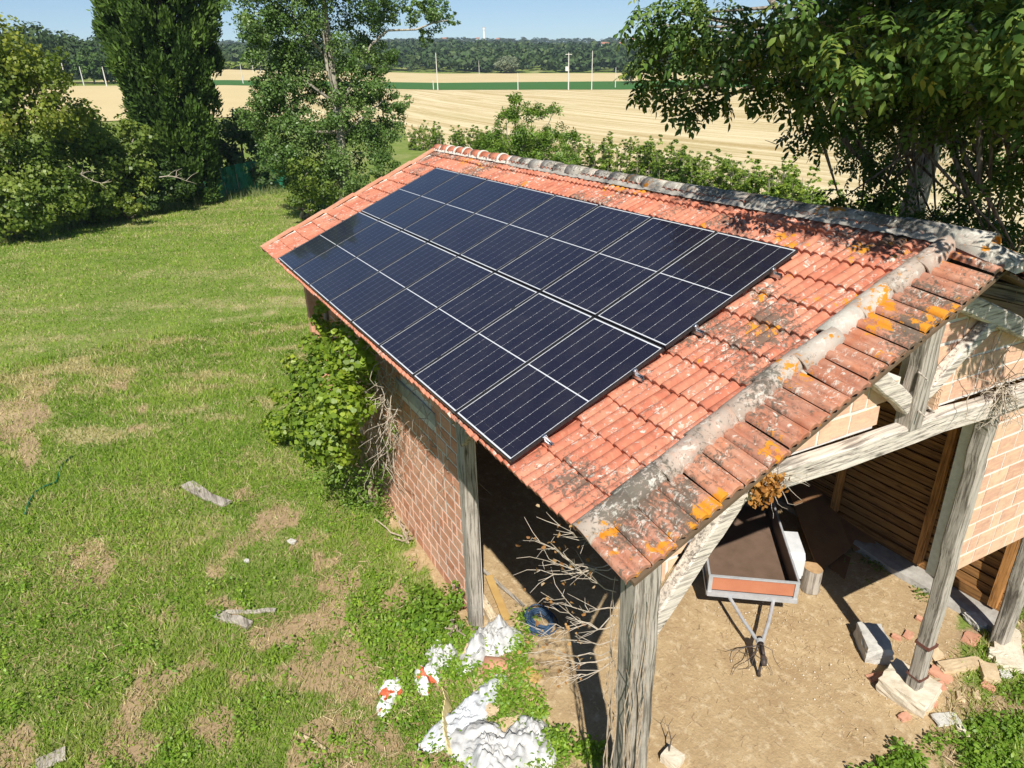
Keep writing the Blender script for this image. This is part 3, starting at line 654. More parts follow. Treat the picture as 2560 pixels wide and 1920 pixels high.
for a, b, c_, d in ((0, .012, 0, .2), (.068, .08, 0, .2), (0, .08, 0, .012), (0, .08, .188, .2), (0, .08, .06, .07), (0, .08, .125, .135), (.034, .046, 0, .2)):
    hb.box(gab(3.35+(a+b)/2, 4.46+(c_+d)/2, -.02), (b-a, .10, d-c_), (G3, N3, Z3))
hb.build('hollow_brick', MAT['brick'], barn)
nail = MB()
for s_, z, l_ in ((2.90, 4.98, .12), (3.13, 4.60, .11), (2.99, 4.60, .13)): nail.tube([gab(s_, z, .08), gab(s_-l_*.6, z-.01, .10+l_)], .008, 6)
nail.build('peg', MAT['wood_y'], barn)
# concrete kerb and boarded right-hand wall (boards with gaps, amber studs inside)
kb = MB(); V, Fc = [], []
for i in range(41):
    x = -1.25+i*.27
    for y, z in ((-7.20, -.05), (-7.22, .09), (-7.34, .11), (-7.62, .11), (-7.64, -.05)): V.append((x, y+rng.normal(0, .012), z+(rng.normal(0, .008) if z > 0 else 0)))
for i in range(40):
    for j in range(4): Fc.append((i*5+j, i*5+j+1, i*5+6+j, i*5+5+j))
Fc.append((0, 1, 2, 3, 4)); kb.add(V, Fc).build('kerb', m_plain('old_concrete', (.42, .40, .36), (.28, .26, .23), 6, .95, .1, bump=.5), barn, origin=(-1.2, -7.4, 0))
clad = MB().box((4.2, -7.62, .19), (10.8, .09, .16)).box((4.2, -7.73, 2.2), (10.8, .02, 4.1)).build('cladding', MAT['slat'], barn, origin=(-1.2, -7.62, .1))  # second box: backing sheet added behind the slats to keep their gaps dark
sm = MB().box((0, 0, 0), (5.38, .026, .122)).mesh('slat'); sm.materials.append(MAT['slat'])
for half in range(2):
    for i in range(25):
        link('slat', sm, clad, None, Matrix.Translation((1.5+half*5.4, -7.66+rng.normal(0, .004), (.33+i*.155))) @ Matrix.Rotation(rng.normal(0, .003), 4, 'Y') @ Matrix.Rotation(R(6)+rng.normal(0, .02), 4, 'X'))
for x in (-.98, .16, 1.72, 3.3, 4.9, 6.5, 8.1, 9.5):
    link('stud', MB().box((0, 0, 0), (.11, .10, 4.05)).mesh('stud'), clad, MAT['stud'], Matrix.Translation((x, -7.56, 2.2)))
# closed far end
MB().box((9.62, -4.1, 2.1), (.16, 6.9, 4.2)).build('rear_wall', MAT['brick_red'], barn, origin=(9.6, -4, 0))
MB().prism([(-3.4, 4.2), (3.4, 4.2), (0, 5.55)], .16, (np.array([0, 1., 0]), Z3, np.array([1., 0, 0])), (9.54, RY, 0)).build('rear_gable', MAT['brick_red'], barn, origin=(9.6, -4, 4.2))
for x in (2.9, 6.2):                                          # inner trusses
    timber('truss_beam', (x, -.95, 4.27), (x, -7.5, 4.27), .2, .24, 'wood_y', Z3, 4, 0)
    timber('post', (x, -7.35, -.05), (x, -7.35, 4.2), .24, .24, 'wood_z', (1, 0, 0), 4, 0)
# ------------------------------------------------------------------ solar array on the front slope
def cell_mat():
    k = NT('silicon_cell'); o_ = k.coord('Object'); r = k.rnd()
    sep = k.n('ShaderNodeSeparateXYZ'); k.l(o_, sep.inputs[0])
    fx = k.math('FRACT', k.math('MULTIPLY', sep.outputs[0], 1/.0184)); ln = k.ramp(fx, [(.0, 1), (.055, 1), (.06, 0), (.94, 0), (.945, 1)], True)
    c = k.mix((.011, .010, .020), (.015, .013, .026), k.noise(o_, 3, 3)); dw = k.coord('World'); c = k.mix(c, (.09, .085, .08), k.math('MULTIPLY', k.ramp(k.noise(dw, 2.1, 8, .75), [(.45, 0), (.8, 1)]), .22)); c = k.mix(c, (.03, .03, .045), k.math('MULTIPLY', ln, .3))
    k.base(c); k.set(.3, .3, 0, 1.0); k.b.inputs['Coat IOR'].default_value = 1.34; return k.m
MAT['cell'] = cell_mat(); k = NT('white_backsheet'); k.base((.66, .68, .70)); k.set(.3, .4, 0, 1.0); MAT['back'] = k.m
MAT['frame'] = m_plain('black_anodised', (.018, .018, .02), (.03, .03, .032), 20, .35, .5); MAT['alu'] = m_plain('aluminium', (.62, .63, .64), (.5, .5, .52), 20, .35, .5, 1.0)
MAT['lip'] = m_plain('frame_lip', (.40, .41, .42), (.33, .33, .34), 20, .35, .5, .6)
fmesh = MB(); fw = .012
for cx_, cy_, sx, sy in ((0, -PL/2+fw/2, PW, fw), (0, PL/2-fw/2, PW, fw), (-PW/2+fw/2, 0, fw, PL-2*fw), (PW/2-fw/2, 0, fw, PL-2*fw)): fmesh.box((cx_, cy_, -.016), (sx, sy, .034))
fmesh = fmesh.mesh('frame'); fmesh.materials.append(MAT['frame'])
bmesh_ = MB().box((0, 0, -.006), (PW-2*fw, PL-2*fw, .006)).mesh('backsheet'); bmesh_.materials.append(MAT['back'])
cw, chh = .1632, .0833; gx = .0028
sm_ = MB()
for i in range(10):
    y0 = (i-5)*(chh+.0005)+.0003; h_ = .0038
    sm_.add([(-cw/2+h_, y0, 0), (cw/2-h_, y0, 0), (cw/2, y0+h_, 0), (cw/2, y0+chh-h_, 0), (cw/2-h_, y0+chh, 0), (-cw/2+h_, y0+chh, 0), (-cw/2, y0+chh-h_, 0), (-cw/2, y0+h_, 0)], [tuple(range(8))])
strm = sm_.mesh('cell_string'); strm.materials.append(MAT['cell'])
def panel(col, row, label):
    x = (col+.5)*PW+col*PG; t_ = (row+.5)*PL+row*PG
    o = thing('solar_panel', (0, 0, 0), label, 'solar panel', 'solar panels on the barn roof')
    o.matrix_basis = frame(-EX, ET, EN, RP(x, t_, 0.0)) @ Matrix.Rotation(rng.normal(0, .0012), 4, 'X') @ Matrix.Rotation(rng.normal(0, .0012), 4, 'Y')
    for nm, m_ in (('frame', fmesh), ('backsheet', bmesh_)):
        c_ = bpy.data.objects.new(nm, m_); COL.objects.link(c_); c_.parent = o
    for hf in (-1, 1):
        for i in range(6):
            c_ = bpy.data.objects.new('cell_string', strm); COL.objects.link(c_); c_.parent = o
            c_.location = ((i-2.5)*(cw+gx), hf*(.4190+.0060), -.0018)
    return o
ordinal = ['first', 'second', 'third', 'fourth', 'fifth', 'sixth', 'seventh', 'eighth']
for row in range(2):
    for col in range(8):
        rn = 'lower row along the eaves' if row == 0 else 'upper row below the ridge'
        panel(col, row, f'{ordinal[col]} dark solar panel of the {rn}, counted from the lichened verge')
for i, t_ in enumerate((.36, 1.38, PL+PG+.36, PL+PG+1.38)):       # rails with their end clamps
    nm = ['lowest', 'second', 'third', 'topmost'][i]
    b = RP(-.09, t_, -.06); rl = thing('mounting_rail', b, f'{nm} aluminium rail carrying the solar panels, its end showing past them', 'rail', 'rails under the solar panels')
    m_ = MB()
    for dz, dt, w_, h_ in ((0, 0, .006, .04), (0, .03, .006, .04), (-.02, .015, .036, .004), (.019, .004, .012, .004), (.019, .026, .012, .004)):
        m_.box(RP(PXL/2-.035, t_+dt-.015, -.062+dz), (PXL+.13, w_, h_), (EX, ET, EN))
    m_.build('rail', MAT['alu'], rl)
    for x, nmn in ((-.017, 'end_clamp'), (PXL+.017, 'end_clamp')):
        MB().box(RP(x, t_, -.02), (.03, .04, .045), (EX, ET, EN)).box(RP(x+(.012 if x < 1 else -.012), t_, .003), (.03, .04, .005), (EX, ET, EN)).tube([RP(x, t_, .0), RP(x, t_, .014)], .007, 8).build(nmn, MAT['alu'] if x < 1 else MAT['frame'], rl)
    for c_ in range(1, 8):
        x = c_*(PW+PG)-PG/2
        MB().box(RP(x, t_, .0), (.016, .045, .02), (EX, ET, EN)).box(RP(x, t_, .0035), (.036, .045, .004), (EX, ET, EN)).build('mid_clamp', MAT['frame'], rl)
    for c_ in range(9): # hooks reach the tiles
        MB().box(RP(.05+c_*1.03, t_, -.11), (.05, .05, .07), (EX, ET, EN)).build('roof_hook', MAT['frame'], rl)

# ================================================================== TREES, SHRUBS, FAR COUNTRY
SPRAY = ([(-.5, -.16, 0), (-.5, .16, 0), (.1, .20, .06), (.6, 0, 0), (.1, -.20, .06)], [(0, 1, 2), (0, 2, 4), (2, 3, 4)])
def spray_arrays(clusters, dens, size, pal, tangf, shape=SPRAY, lo=.72, sub=10):
    Ps, Ds, Cs = [], [], []; pal = np.array(pal)
    for c, rad_ in clusters:
        rad_ = np.array(rad_, float); area = 4*math.pi*rad_.mean()**2; ncl = int(64*sub/10)
        for i in range(ncl):
            d0 = unit(rng.normal(size=3)); q = np.array(c)+d0*rad_*rng.uniform(.74, 1.04); r2 = rad_.mean()*rng.uniform(.09, .2); n = int(dens*area/ncl)
            p, d = shell_pts(q, (r2, r2, r2*1.7), n, .3); Ps.append(p); Ds.append(d*.5+d0*.9); tone = rng.random()
            k_ = np.clip((tone*.55+rng.random(n)*.45)*(len(pal)-1), 0, len(pal)-1.001); i0 = k_.astype(int); f = (k_-i0)[:, None]
            Cs.append((pal[i0]*(1-f)+pal[i0+1]*f)*rng.uniform(.75, 1.25, (n, 1)))
    P_, D_, C_ = map(np.concatenate, (Ps, Ds, Cs)); t_ = tangf(D_)+rng.normal(0, .35, D_.shape)
    nrm = np.cross(t_, rng.normal(size=D_.shape)); b = bases(nrm, t_)
    P_[:, 2] = np.maximum(P_[:, 2], TH(P_[:, 0], P_[:, 1])+.08)
    return inst(shape[0], shape[1], P_, b, size*rng.uniform(.6, 1.3, len(P_)), C_)
# cypress
D_ = 52
cl = [px_cluster(*q, D_, 1.15) for q in ((392, -150, 125), (392, -60, 132), (394, 30, 132), (404, 115, 125), (420, 200, 112), (434, 285, 102), (452, 360, 90), (468, 425, 76), (300, 15, 45), (495, 90, 42), (500, 240, 40))]
b_ = at(455, 498); t_ = thing('cypress_tree', b_, 'tall dense dark green conifer rising above the scrub by the netting', 'tree')
crown('crown', t_, spray_arrays(cl, 100, .27, [(.026, .055, .012), (.052, .10, .018), (.09, .155, .027), (.145, .215, .038)], lambda d: d*.7+np.array([0, 0, 1.0])), MAT['needle'])
limbs(MB(), b_, [q[0] for q in cl[:8:2]], .35, .1).build('trunk', MAT['bark'], t_, smooth=True)
# poplar with a pale trunk
D_ = 43
pop = ((640, 30, 70), (700, 95, 75), (760, 25, 80), (765, 150, 75), (700, 190, 60), (640, 110, 50), (735, 240, 60), (690, 275, 60), (650, 300, 50), (900, 55, 65), (860, 130, 55), (945, 150, 45), (985, 255, 40), (920, 215, 60), (870, 290, 70), (910, 370, 75), (800, 400, 90), (780, 490, 55), (740, 340, 70), (820, 225, 45), (960, 330, 50), (720, 430, 45), (860, 440, 60), (790, -70, 90), (680, -60, 80), (900, -60, 80), (960, 420, 45), (700, 380, 60), (830, 330, 55), (660, 235, 45), (880, 240, 40),
       (1090, 30, 42), (1035, 15, 40), (1135, 52, 18), (1060, 88, 22), (980, 25, 40))
cl = [px_cluster(u, v, r_*1.12, D_+rng.uniform(-1.6, 1.6), .95) for u, v, r_ in pop]
b_ = at(850, 520, 0); b_ = atd(862, 540, D_); b_[2] = 0
t_ = thing('poplar_tree', b_, 'tall loose poplar with pale trunk and glossy leaves behind the roof', 'tree')
crown('crown', t_, crown_arrays(cl, 104, .155, [(.05, .10, .02), (.085, .155, .032), (.125, .205, .048), (.18, .25, .07)], DIAM, .35, .45, .2, .9, 9), MAT['leaf_gloss'])
tr = [b_] + [atd(u, v, D_) for u, v in ((858, 420), (850, 330), (838, 240), (828, 150), (815, 60), (806, -40), (800, -140))]
mb = MB(); mb.tube(tr, [.36, .30, .26, .22, .19, .16, .12, .06], 9)
tr2 = [atd(u, v, D_-.3) for u, v in ((838, 240), (818, 170), (808, 90), (795, 20))]; mb.tube(tr2, [.10, .09, .07, .04], 7)
for pts in (((846, 300), (880, 200), (930, 110), (970, 76), (1040, 74), (1080, 58), (1120, 50)), ((840, 260), (760, 200), (700, 150)), ((852, 350), (900, 300), (960, 250)), ((830, 160), (760, 80), (720, 20)), ((855, 400), (780, 330), (735, 290), (723, 250)), ((850, 330), (700, 330), (640, 300))):
    mb.tube([atd(u, v, D_) for u, v in pts], list(np.linspace(.11, .03, len(pts))), 6)
mb.build('trunk', MAT['bark_pale'], t_, smooth=True)
# scrub and small trees along the left edge of the lawn
def scrub(name, label, base_uv, dist, lst, pal, dens=26, size=.26, mat='leaf', cat='tree', tr_=.16, group=None, **kw):
    cl_ = [px_cluster(u, v, r_, dist+rng.uniform(-1.2, 1.2), .9) for u, v, r_ in lst]
    b = at(*base_uv); return tree(name, label, cat, base_uv, cl_, dens*1.75, size*.68, pal, MAT[mat], tr_, QUAD, group, base=b, **kw)
scrub('yellowing_tree', 'tall yellow-green tree of thin twigs standing over the scrub, left of the conifer', (40, 590), 46, ((20, 150, 85), (105, 185, 75), (-70, 140, 110), (60, 265, 95), (165, 300, 65), (-90, 280, 120), (-10, 215, 80)), GREEN_YEL, 24, .21)
scrub('thicket_tree', 'broad dark green thicket tree between the yellowing tree and the conifer', (270, 552), 50, ((215, 330, 75), (285, 365, 75), (335, 345, 55), (245, 425, 85), (320, 430, 70), (170, 370, 75)), GREEN_MID, 26, .23)
scrub('wild_shrub', 'big sunlit wild shrub at the left foot of the thicket by the lawn', (50, 594), 45, ((60, 420, 95), (125, 480, 85), (15, 500, 80), (-70, 430, 110), (60, 550, 50), (-40, 540, 80)), GREEN_MID, 28, .22, cat='shrub')
scrub('wild_shrub', 'rounded shrub with hanging shoots between the big wild shrub and the conifer', (220, 560), 47, ((195, 480, 70), (250, 510, 52), (180, 540, 35), (285, 480, 50)), GREEN_MID, 28, .21, cat='shrub')
scrub('wild_shrub', 'dark shrub crowding the foot of the tall conifer', (380, 520), 50, ((345, 430, 62), (400, 445, 52), (330, 495, 45), (390, 500, 36), (440, 470, 36), (300, 520, 36)), GREEN_DARK, 30, .21, cat='shrub')
scrub('wild_shrub', 'low yellowish shrub on the lawn edge under the thicket', (325, 548), 47, ((325, 515, 30), (355, 525, 22), (295, 525, 22)), GREEN_YEL, 34, .17, cat='shrub', tr_=.05)
scrub('wild_shrub', 'pale feathery shrub between the conifer and the poplar above the netting', (610, 470), 58, ((560, 350, 62), (605, 320, 55), (645, 385, 58), (575, 415, 52), (655, 440, 48), (520, 370, 40), (690, 400, 50), (540, 440, 40)), [(.04, .08, .025), (.07, .125, .035), (.11, .17, .05), (.15, .21, .06)], 26, .24, cat='shrub')
scrub('wild_shrub', 'dark shrub at the foot of the poplar beside the roof', (760, 545), 41, ((770, 430, 55), (745, 490, 42), (815, 480, 50), (780, 525, 24)), GREEN_MID, 36, .16, cat='shrub')
# bleached dead branches caught in the scrub
for lab, pts in (('bleached forked dead branch in the shrub at the conifer foot', ((398, 443), (420, 440), (440, 442), (465, 452))), ('bleached dead bough hanging in the thicket', ((170, 415), (200, 435), (230, 452), (255, 458)))):
    d0 = 47.6 if pts[0][0] > 300 else 45; mb = MB(); P0 = [atd(u, v, d0) for u, v in pts]; mb.tube(P0, [.035, .03, .022, .01], 6)
    for q in range(7):
        a = P0[1+q % 3]; e_ = np.array([0, -.55, .1])+rng.normal(0, .3, 3); mb.tube([a, a+e_*.5+rng.normal(0, .05, 3), a+e_], [.018, .013, .006], 5)
    tag(mb.build('dead_branch', MAT['twig_pale'], None, P0[0]), lab, 'branch')
# young ash in the field hedge
D_ = 39
cl = [px_cluster(u, v, r_, D_+rng.uniform(-.8, .8), .85) for u, v, r_ in ((1290, 262, 32), (1330, 290, 40), (1265, 300, 40), (1385, 275, 18), (1310, 345, 60), (1240, 350, 48), (1380, 335, 46), (1430, 345, 32), (1345, 385, 60), (1230, 395, 50), (1290, 400, 60), (1410, 390, 44), (1200, 370, 25))]
ASH = ([], [])
for i, (x, sgn) in enumerate(((.15, 1), (.15, -1), (.45, 1), (.45, -1), (.75, 1), (.75, -1), (1.0, 0))):
    d = np.array([.35, .9*sgn, -.12]) if sgn else np.array([1, 0, -.2]); d = d/np.linalg.norm(d); s_ = np.cross(d, [0, 0, 1]); b0 = np.array([x, 0, -.25*x*x]); n0 = len(ASH[0]); L_ = .42
    ASH[0].extend([b0, b0+d*L_*.5+s_*.09, b0+d*L_+np.array([0, 0, -.08]), b0+d*L_*.5-s_*.09]); ASH[1].extend([(n0, n0+1, n0+2), (n0, n0+2, n0+3)])
ASH = ([tuple(np.array(p)-np.array([.5, 0, 0])) for p in ASH[0]], ASH[1])
b_ = atd(1300, 420, D_); b_[2] = 0; t_ = thing('ash_tree', b_, 'young bushy ash tree standing above the field hedge behind the ridge', 'tree')
crown('crown', t_, crown_arrays(cl, 16, .42, GREEN_FRESH, ASH, .4, .5, .5, .5, 8), MAT['leaf'])
limbs(MB(), b_, [q[0] for q in cl], .07).build('trunk', MAT['bark'], t_, smooth=True)
# hedge of separate saplings along the stubble
hp = np.array(HEDGE); seg = np.linalg.norm(np.diff(hp, axis=0), axis=1); cum = np.concatenate([[0], np.cumsum(seg)]); s_ = 24.0; hcount = 0
HP = [(.08, .15, .02), (.14, .225, .03), (.23, .32, .045), (.35, .41, .075)]
SAP = {}
while s_ < cum[-1]-4:
    x, y = np.interp(s_, cum, hp[:, 0]), np.interp(s_, cum, hp[:, 1]); x += rng.normal(0, .25); y += rng.normal(0, .5)
    h_ = rng.uniform(1.9, 3.1); far_ = math.hypot(x-CAM[0], y-CAM[1]); key = int(rng.integers(0, 4))
    if key not in SAP:
        cl_ = [((rng.normal(0, .16), rng.normal(0, .16), .35+.28*i), (.62-.05*i, .62-.05*i, .34)) for i in range(7)] + [((rng.normal(0, .4), rng.normal(0, .4), 1.6+.3*i), (.22, .22, .42)) for i in range(4)]
        Vv, Tt, Cc = crown_arrays([(np.array(c)+np.array([0, 0, 1000]), r_) for c, r_ in cl_], 75, .135, HP, DIAM, .3, .4, .6, .5, 7)
        Vv[:, 2] -= 1000; Vv[:, 2] = np.maximum(Vv[:, 2], .03); mm = np_mesh('foliage', Vv, Tt, Cc); mm.materials.append(MAT['leaf'])
        st = MB()
        for i in range(6): a_ = rng.uniform(0, 6.28); st.tube([(0.05*math.cos(a_), .05*math.sin(a_), 0), (.2*math.cos(a_), .2*math.sin(a_), 1.0), (.3*math.cos(a_), .3*math.sin(a_), 2.3)], [.02, .015, .005], 5)
        ms = st.mesh('stem'); ms.materials.append(MAT['bark']); SAP[key] = (mm, ms)
    t_ = thing('hedge_sapling', (x, y, float(TH(x, y))), 'light green upright sapling in the hedge row along the stubble field', 'shrub', 'hedge saplings along the stubble field')
    for nm, m_ in zip(('foliage', 'stem'), SAP[key]):
        c_ = bpy.data.objects.new(nm, m_); COL.objects.link(c_); c_.parent = t_; c_.scale = (h_/2.5*1.15, h_/2.5*1.15, h_/2.5); c_.rotation_euler = (0, 0, rng.uniform(0, 6.28))
    s_ += rng.uniform(.5, .85)*(1 if far_ < 50 else 1.3)
# walnut overhanging the ridge from behind the barn
WN = ([], [])
for i, (x, sgn, L_) in enumerate(((.22, 1, .32), (.24, -1, .32), (.50, 1, .40), (.52, -1, .40), (.78, 1, .42), (.80, -1, .42), (.98, 0, .46))):
    d = np.array([.45, .85*sgn, -.30]) if sgn else np.array([1, 0, -.45]); d = d/np.linalg.norm(d); s0 = np.cross(d, [0, 0, 1.]); s0 /= np.linalg.norm(s0); upn = np.cross(s0, d); b0 = np.array([x, 0, -.28*x*x]); n0 = len(WN[0]); wl = .095*L_/.40
    WN[0].extend([b0, b0+d*L_*.35+s0*wl+upn*.02, b0+d*L_*.7+s0*wl*.85+upn*.02-np.array([0, 0, .02]), b0+d*L_-np.array([0, 0, .07]), b0+d*L_*.7-s0*wl*.85+upn*.02-np.array([0, 0, .02]), b0+d*L_*.35-s0*wl+upn*.02])
    WN[1].extend([(n0, n0+1, n0+5), (n0+1, n0+2, n0+5), (n0+2, n0+4, n0+5), (n0+2, n0+3, n0+4)])
WAL = ([tuple(np.array(p)-np.array([.1, 0, 0])) for p in WN[0]], WN[1])
wal_px = ((1625, 60, 70, 9.6), (1700, 35, 80, 9.4), (1720, 130, 90, 9.4), (1640, 150, 60, 9.8), (1612, 215, 38, 10), (1690, 235, 50, 9.8), (1800, 60, 95, 9), (1845, 165, 85, 9.3), (1785, 240, 50, 9.6), (1730, 285, 22, 9.6), (1945, 110, 105, 8.8), (1925, 225, 60, 9.4), (2010, 230, 60, 9.6), (2050, 55, 115, 8.2), (2085, 185, 105, 9.4), (2010, 345, 42, 10.4), (2055, 300, 50, 10.2), (2185, 280, 90, 11), (2250, 140, 115, 9), (2160, 400, 60, 12), (2210, 470, 70, 12), (2100, 500, 40, 11.5), (2150, 540, 55, 12.4), (2300, 545, 60, 12.4), (2240, 380, 60, 12.8), (2420, 130, 115, 8.2), (2460, 300, 80, 13), (2480, 420, 90, 11.5), (2545, 250, 95, 8.8), (2430, 540, 70, 12), (2530, 560, 70, 11.5), (2350, 50, 110, 7.6), (2520, 60, 95, 7.2), (2590, 430, 90, 10), (2640, 150, 110, 7.4), (2200, 240, 140, 15), (2400, 420, 130, 15.5), (2300, 300, 120, 15.5), (2140, 330, 70, 14.5), (2560, 360, 150, 15), (2350, 180, 140, 15), (2400, 590, 50, 12), (2470, 600, 60, 11), (2540, 630, 60, 10.5), (2340, 560, 60, 12.5))
wc = [px_cluster(u, v, r_, d_, .85) for u, v, r_, d_ in wal_px]
wc += [(np.array(c), (r_, r_, r_*.7)) for c, r_ in (((.6, -5.4, 9.6), 1.1), ((2.2, -5.6, 9.9), 1.2), ((-.9, -5.0, 9.0), .9), ((3.8, -7.2, 10.6), 1.8), ((1.5, -7.6, 10.9), 1.9), ((5.2, -9.2, 11.2), 2.2), ((2.8, -10.0, 12.4), 2.4), ((-.2, -8.0, 10.4), 1.8), ((.2, -10.5, 10.5), 2.2), ((-1.6, -7.0, 9.4), 1.3), ((5.5, -12, 10.5), 2.4), ((6.5, -7.6, 9.2), 1.4),
      ((-.35, -3.25, 7.55), .42), ((-1.15, -3.35, 7.7), .40), ((-1.9, -3.25, 7.75), .42), ((-2.5, -3.75, 7.2), .45), ((-3.0, -3.9, 7.35), .40), ((-2.3, -4.3, 7.6), .6), ((-1.0, -4.3, 8.2), .6), ((.5, -3.35, 7.9), .36))]
wb = np.array([2.95, -10.35, 0]); wt = thing('walnut_tree', wb, 'big walnut tree with large drooping leaves overhanging the ridge of the barn', 'tree')
wc += [(np.array(c)+np.array(toward)*rng.uniform(2.2, 2.9), (max(.75, np.mean(r_)*1.25),)*3) for (u, v, q_, d_), (c, r_) in zip(wal_px, list(wc)) if u > 1880 and d_ < 14] + [(np.array(c)+np.array(toward)*rng.uniform(4.6, 5.6), (1.25, 1.25, .8)) for (u, v, q_, d_), (c, r_) in zip(wal_px, list(wc)) if u > 1880 and d_ < 14]  # leaf clusters added on the sun side to shade the right-hand foliage
Ps, Ns, Cs = [], [], []
pal = np.array([(.04, .085, .016), (.065, .125, .022), (.095, .165, .03), (.14, .21, .04), (.20, .24, .04)])
for c, r_ in wc:
    rm_ = np.mean(r_); n = int((160 if rm_ < .85 else 34)*4*rm_**2*.8)+14; p, d = shell_pts(c, r_, n, .15)
    tv_ = d*.7+np.array([0, 0, -.5])+rng.normal(0, .45, (n, 3)); nrm = np.array([0, 0, .75])+d*.7+rng.normal(0, .4, (n, 3))
    Ps.append(p); Ns.append(bases(nrm, tv_)); k_ = np.clip(rng.random(n)**1.3*4, 0, 3.99); i0 = k_.astype(int); f = (k_-i0)[:, None]; Cs.append(pal[i0]*(1-f)+pal[i0+1]*f)
Ps, Ns, Cs = map(np.concatenate, (Ps, Ns, Cs))
crown('crown', wt, inst(WAL[0], WAL[1], Ps, Ns, .205*rng.uniform(.5, 1.3, len(Ps)), Cs), MAT['leaf_walnut'])
mb = MB(); fork = np.array([2.75, -9.9, 6.6]); mb.tube([wb, wb+np.array([-.05, .1, 2.5]), wb+np.array([.05, .2, 4.6]), fork], [.30, .24, .21, .19], 10)
for hub, rr_ in (((1.9, -7.6, 7.6), .13), ((.6, -6.6, 7.9), .12), ((3.0, -6.4, 7.9), .12), ((2.2, -10.2, 9.4), .15), ((-.2, -7.6, 8.2), .11), ((4.6, -9.6, 9.0), .13)):
    hub = np.array(hub); mb.tube([fork, fork+(hub-fork)*.5+rng.normal(0, .12, 3)+np.array([0, 0, .15]), hub], [.15, rr_, rr_*.7], 8)
    for c, r_ in wc:
        if np.linalg.norm(np.array(c)-hub) < 4.2 and rng.random() < .75:
            m_ = (np.array(c)+hub)/2+rng.normal(0, .18, 3); mb.tube([hub, m_, np.array(c)], [rr_*.45, .03, .008], 5)
mb.build('trunk', MAT['bark'], wt, smooth=True)
# bare hanging twig below the walnut
mb = MB(); P0 = [atd(u, v, 9.8) for u, v in ((1975, 235), (1972, 280), (1978, 315), (1965, 345), (1940, 360), (1912, 350))]; mb.tube(P0, [.014, .012, .010, .008, .006, .003], 5)
mb.tube([P0[1], atd(1955, 272, 9.8), atd(1932, 290, 9.8)], [.008, .006, .003], 5); mb.tube([P0[2], atd(2005, 310, 9.8)], [.007, .003], 5); mb.build('twig', MAT['bark'], wt)
# --- the wooded hills: one far-off mass
def wood_template(nq, seed, qs=.17):
    g = np.random.default_rng(seed); c = unit(g.normal(size=(9, 3)))*np.array([.34, .34, .26])+np.array([0, 0, .62]); k_ = g.integers(0, 9, nq); d = unit(g.normal(size=(nq, 3)))
    p = c[k_]+d*np.array([.27, .27, .22])*(g.random(nq)**.35)[:, None]; p[:, 2] = np.maximum(p[:, 2], .05); n_ = d+np.array([0, 0, .35])+g.normal(0, .35, (nq, 3)); bs = bases(n_)
    q = np.array(QUAD[0]); V_ = np.einsum('ki,nij->nkj', q*qs, bs)*g.uniform(.7, 1.3, nq)[:, None, None]+p[:, None, :]
    T_ = (np.array(QUAD[1])[None]+(np.arange(nq)*4)[:, None, None]).reshape(-1, 3); return V_.reshape(-1, 3), T_, np.repeat(g.uniform(.75, 1.25, nq), 4)
def wood(name, n, a0, a1, d0, d1, size, hgt, pal, nq, keep=None, label=None):
    tem = [wood_template(nq, 50+i, 1.35/nq**.5) for i in range(4)]; Vs, Ts, Cs_ = [], [], []; off = 0; pal = np.array(pal)
    for i in range(n):
        a = rng.uniform(a0, a1); d = d0+(d1-d0)*rng.random()**1.1
        if keep and not keep(a, d): continue
        x, y = CAM[0]+d*math.cos(a), CAM[1]+d*math.sin(a); z = float(TH(x, y)); V_, T_, c_ = tem[i % 4]; s = size*rng.uniform(.7, 1.35); h = hgt*rng.uniform(.7, 1.3); th_ = rng.uniform(0, 6.28)
        ro = np.array([[math.cos(th_), math.sin(th_), 0], [-math.sin(th_), math.cos(th_), 0], [0, 0, 1]]); W = (V_*np.array([s, s, h]))@ro+np.array([x, y, z-.3])
        k_ = rng.random()*(len(pal)-1.001); i0 = int(k_); col = pal[i0]*(1-k_+i0)+pal[i0+1]*(k_-i0)
        Vs.append(W); Ts.append(T_+off); Cs_.append(c_[:, None]*col[None]); off += len(W)
    m_ = np_mesh(name, np.concatenate(Vs), np.concatenate(Ts), np.concatenate(Cs_)); m_.materials.append(MAT['needle']); return tag(link(name, m_), label, None, None, 'stuff')
WP = [(.03, .058, .02), (.045, .08, .026), (.065, .105, .033), (.085, .12, .04)]
wood('woodland', 3600, A(2700), A(-120), 452, 800, 9.5, 9, WP, 42)
wood('far_woodland', 900, A(2700), A(-120), 1250, 2010, 22, 10, [(.04, .06, .03), (.055, .075, .035), (.07, .085, .04)], 34)
wood('near_copse', 60, A(330), A(-120), 275, 330, 12, 13.5, WP, 500)
wood('field_scrub', 90, A(700), A(480), 440, 456, 7, 3.5, GREEN_MID, 40)
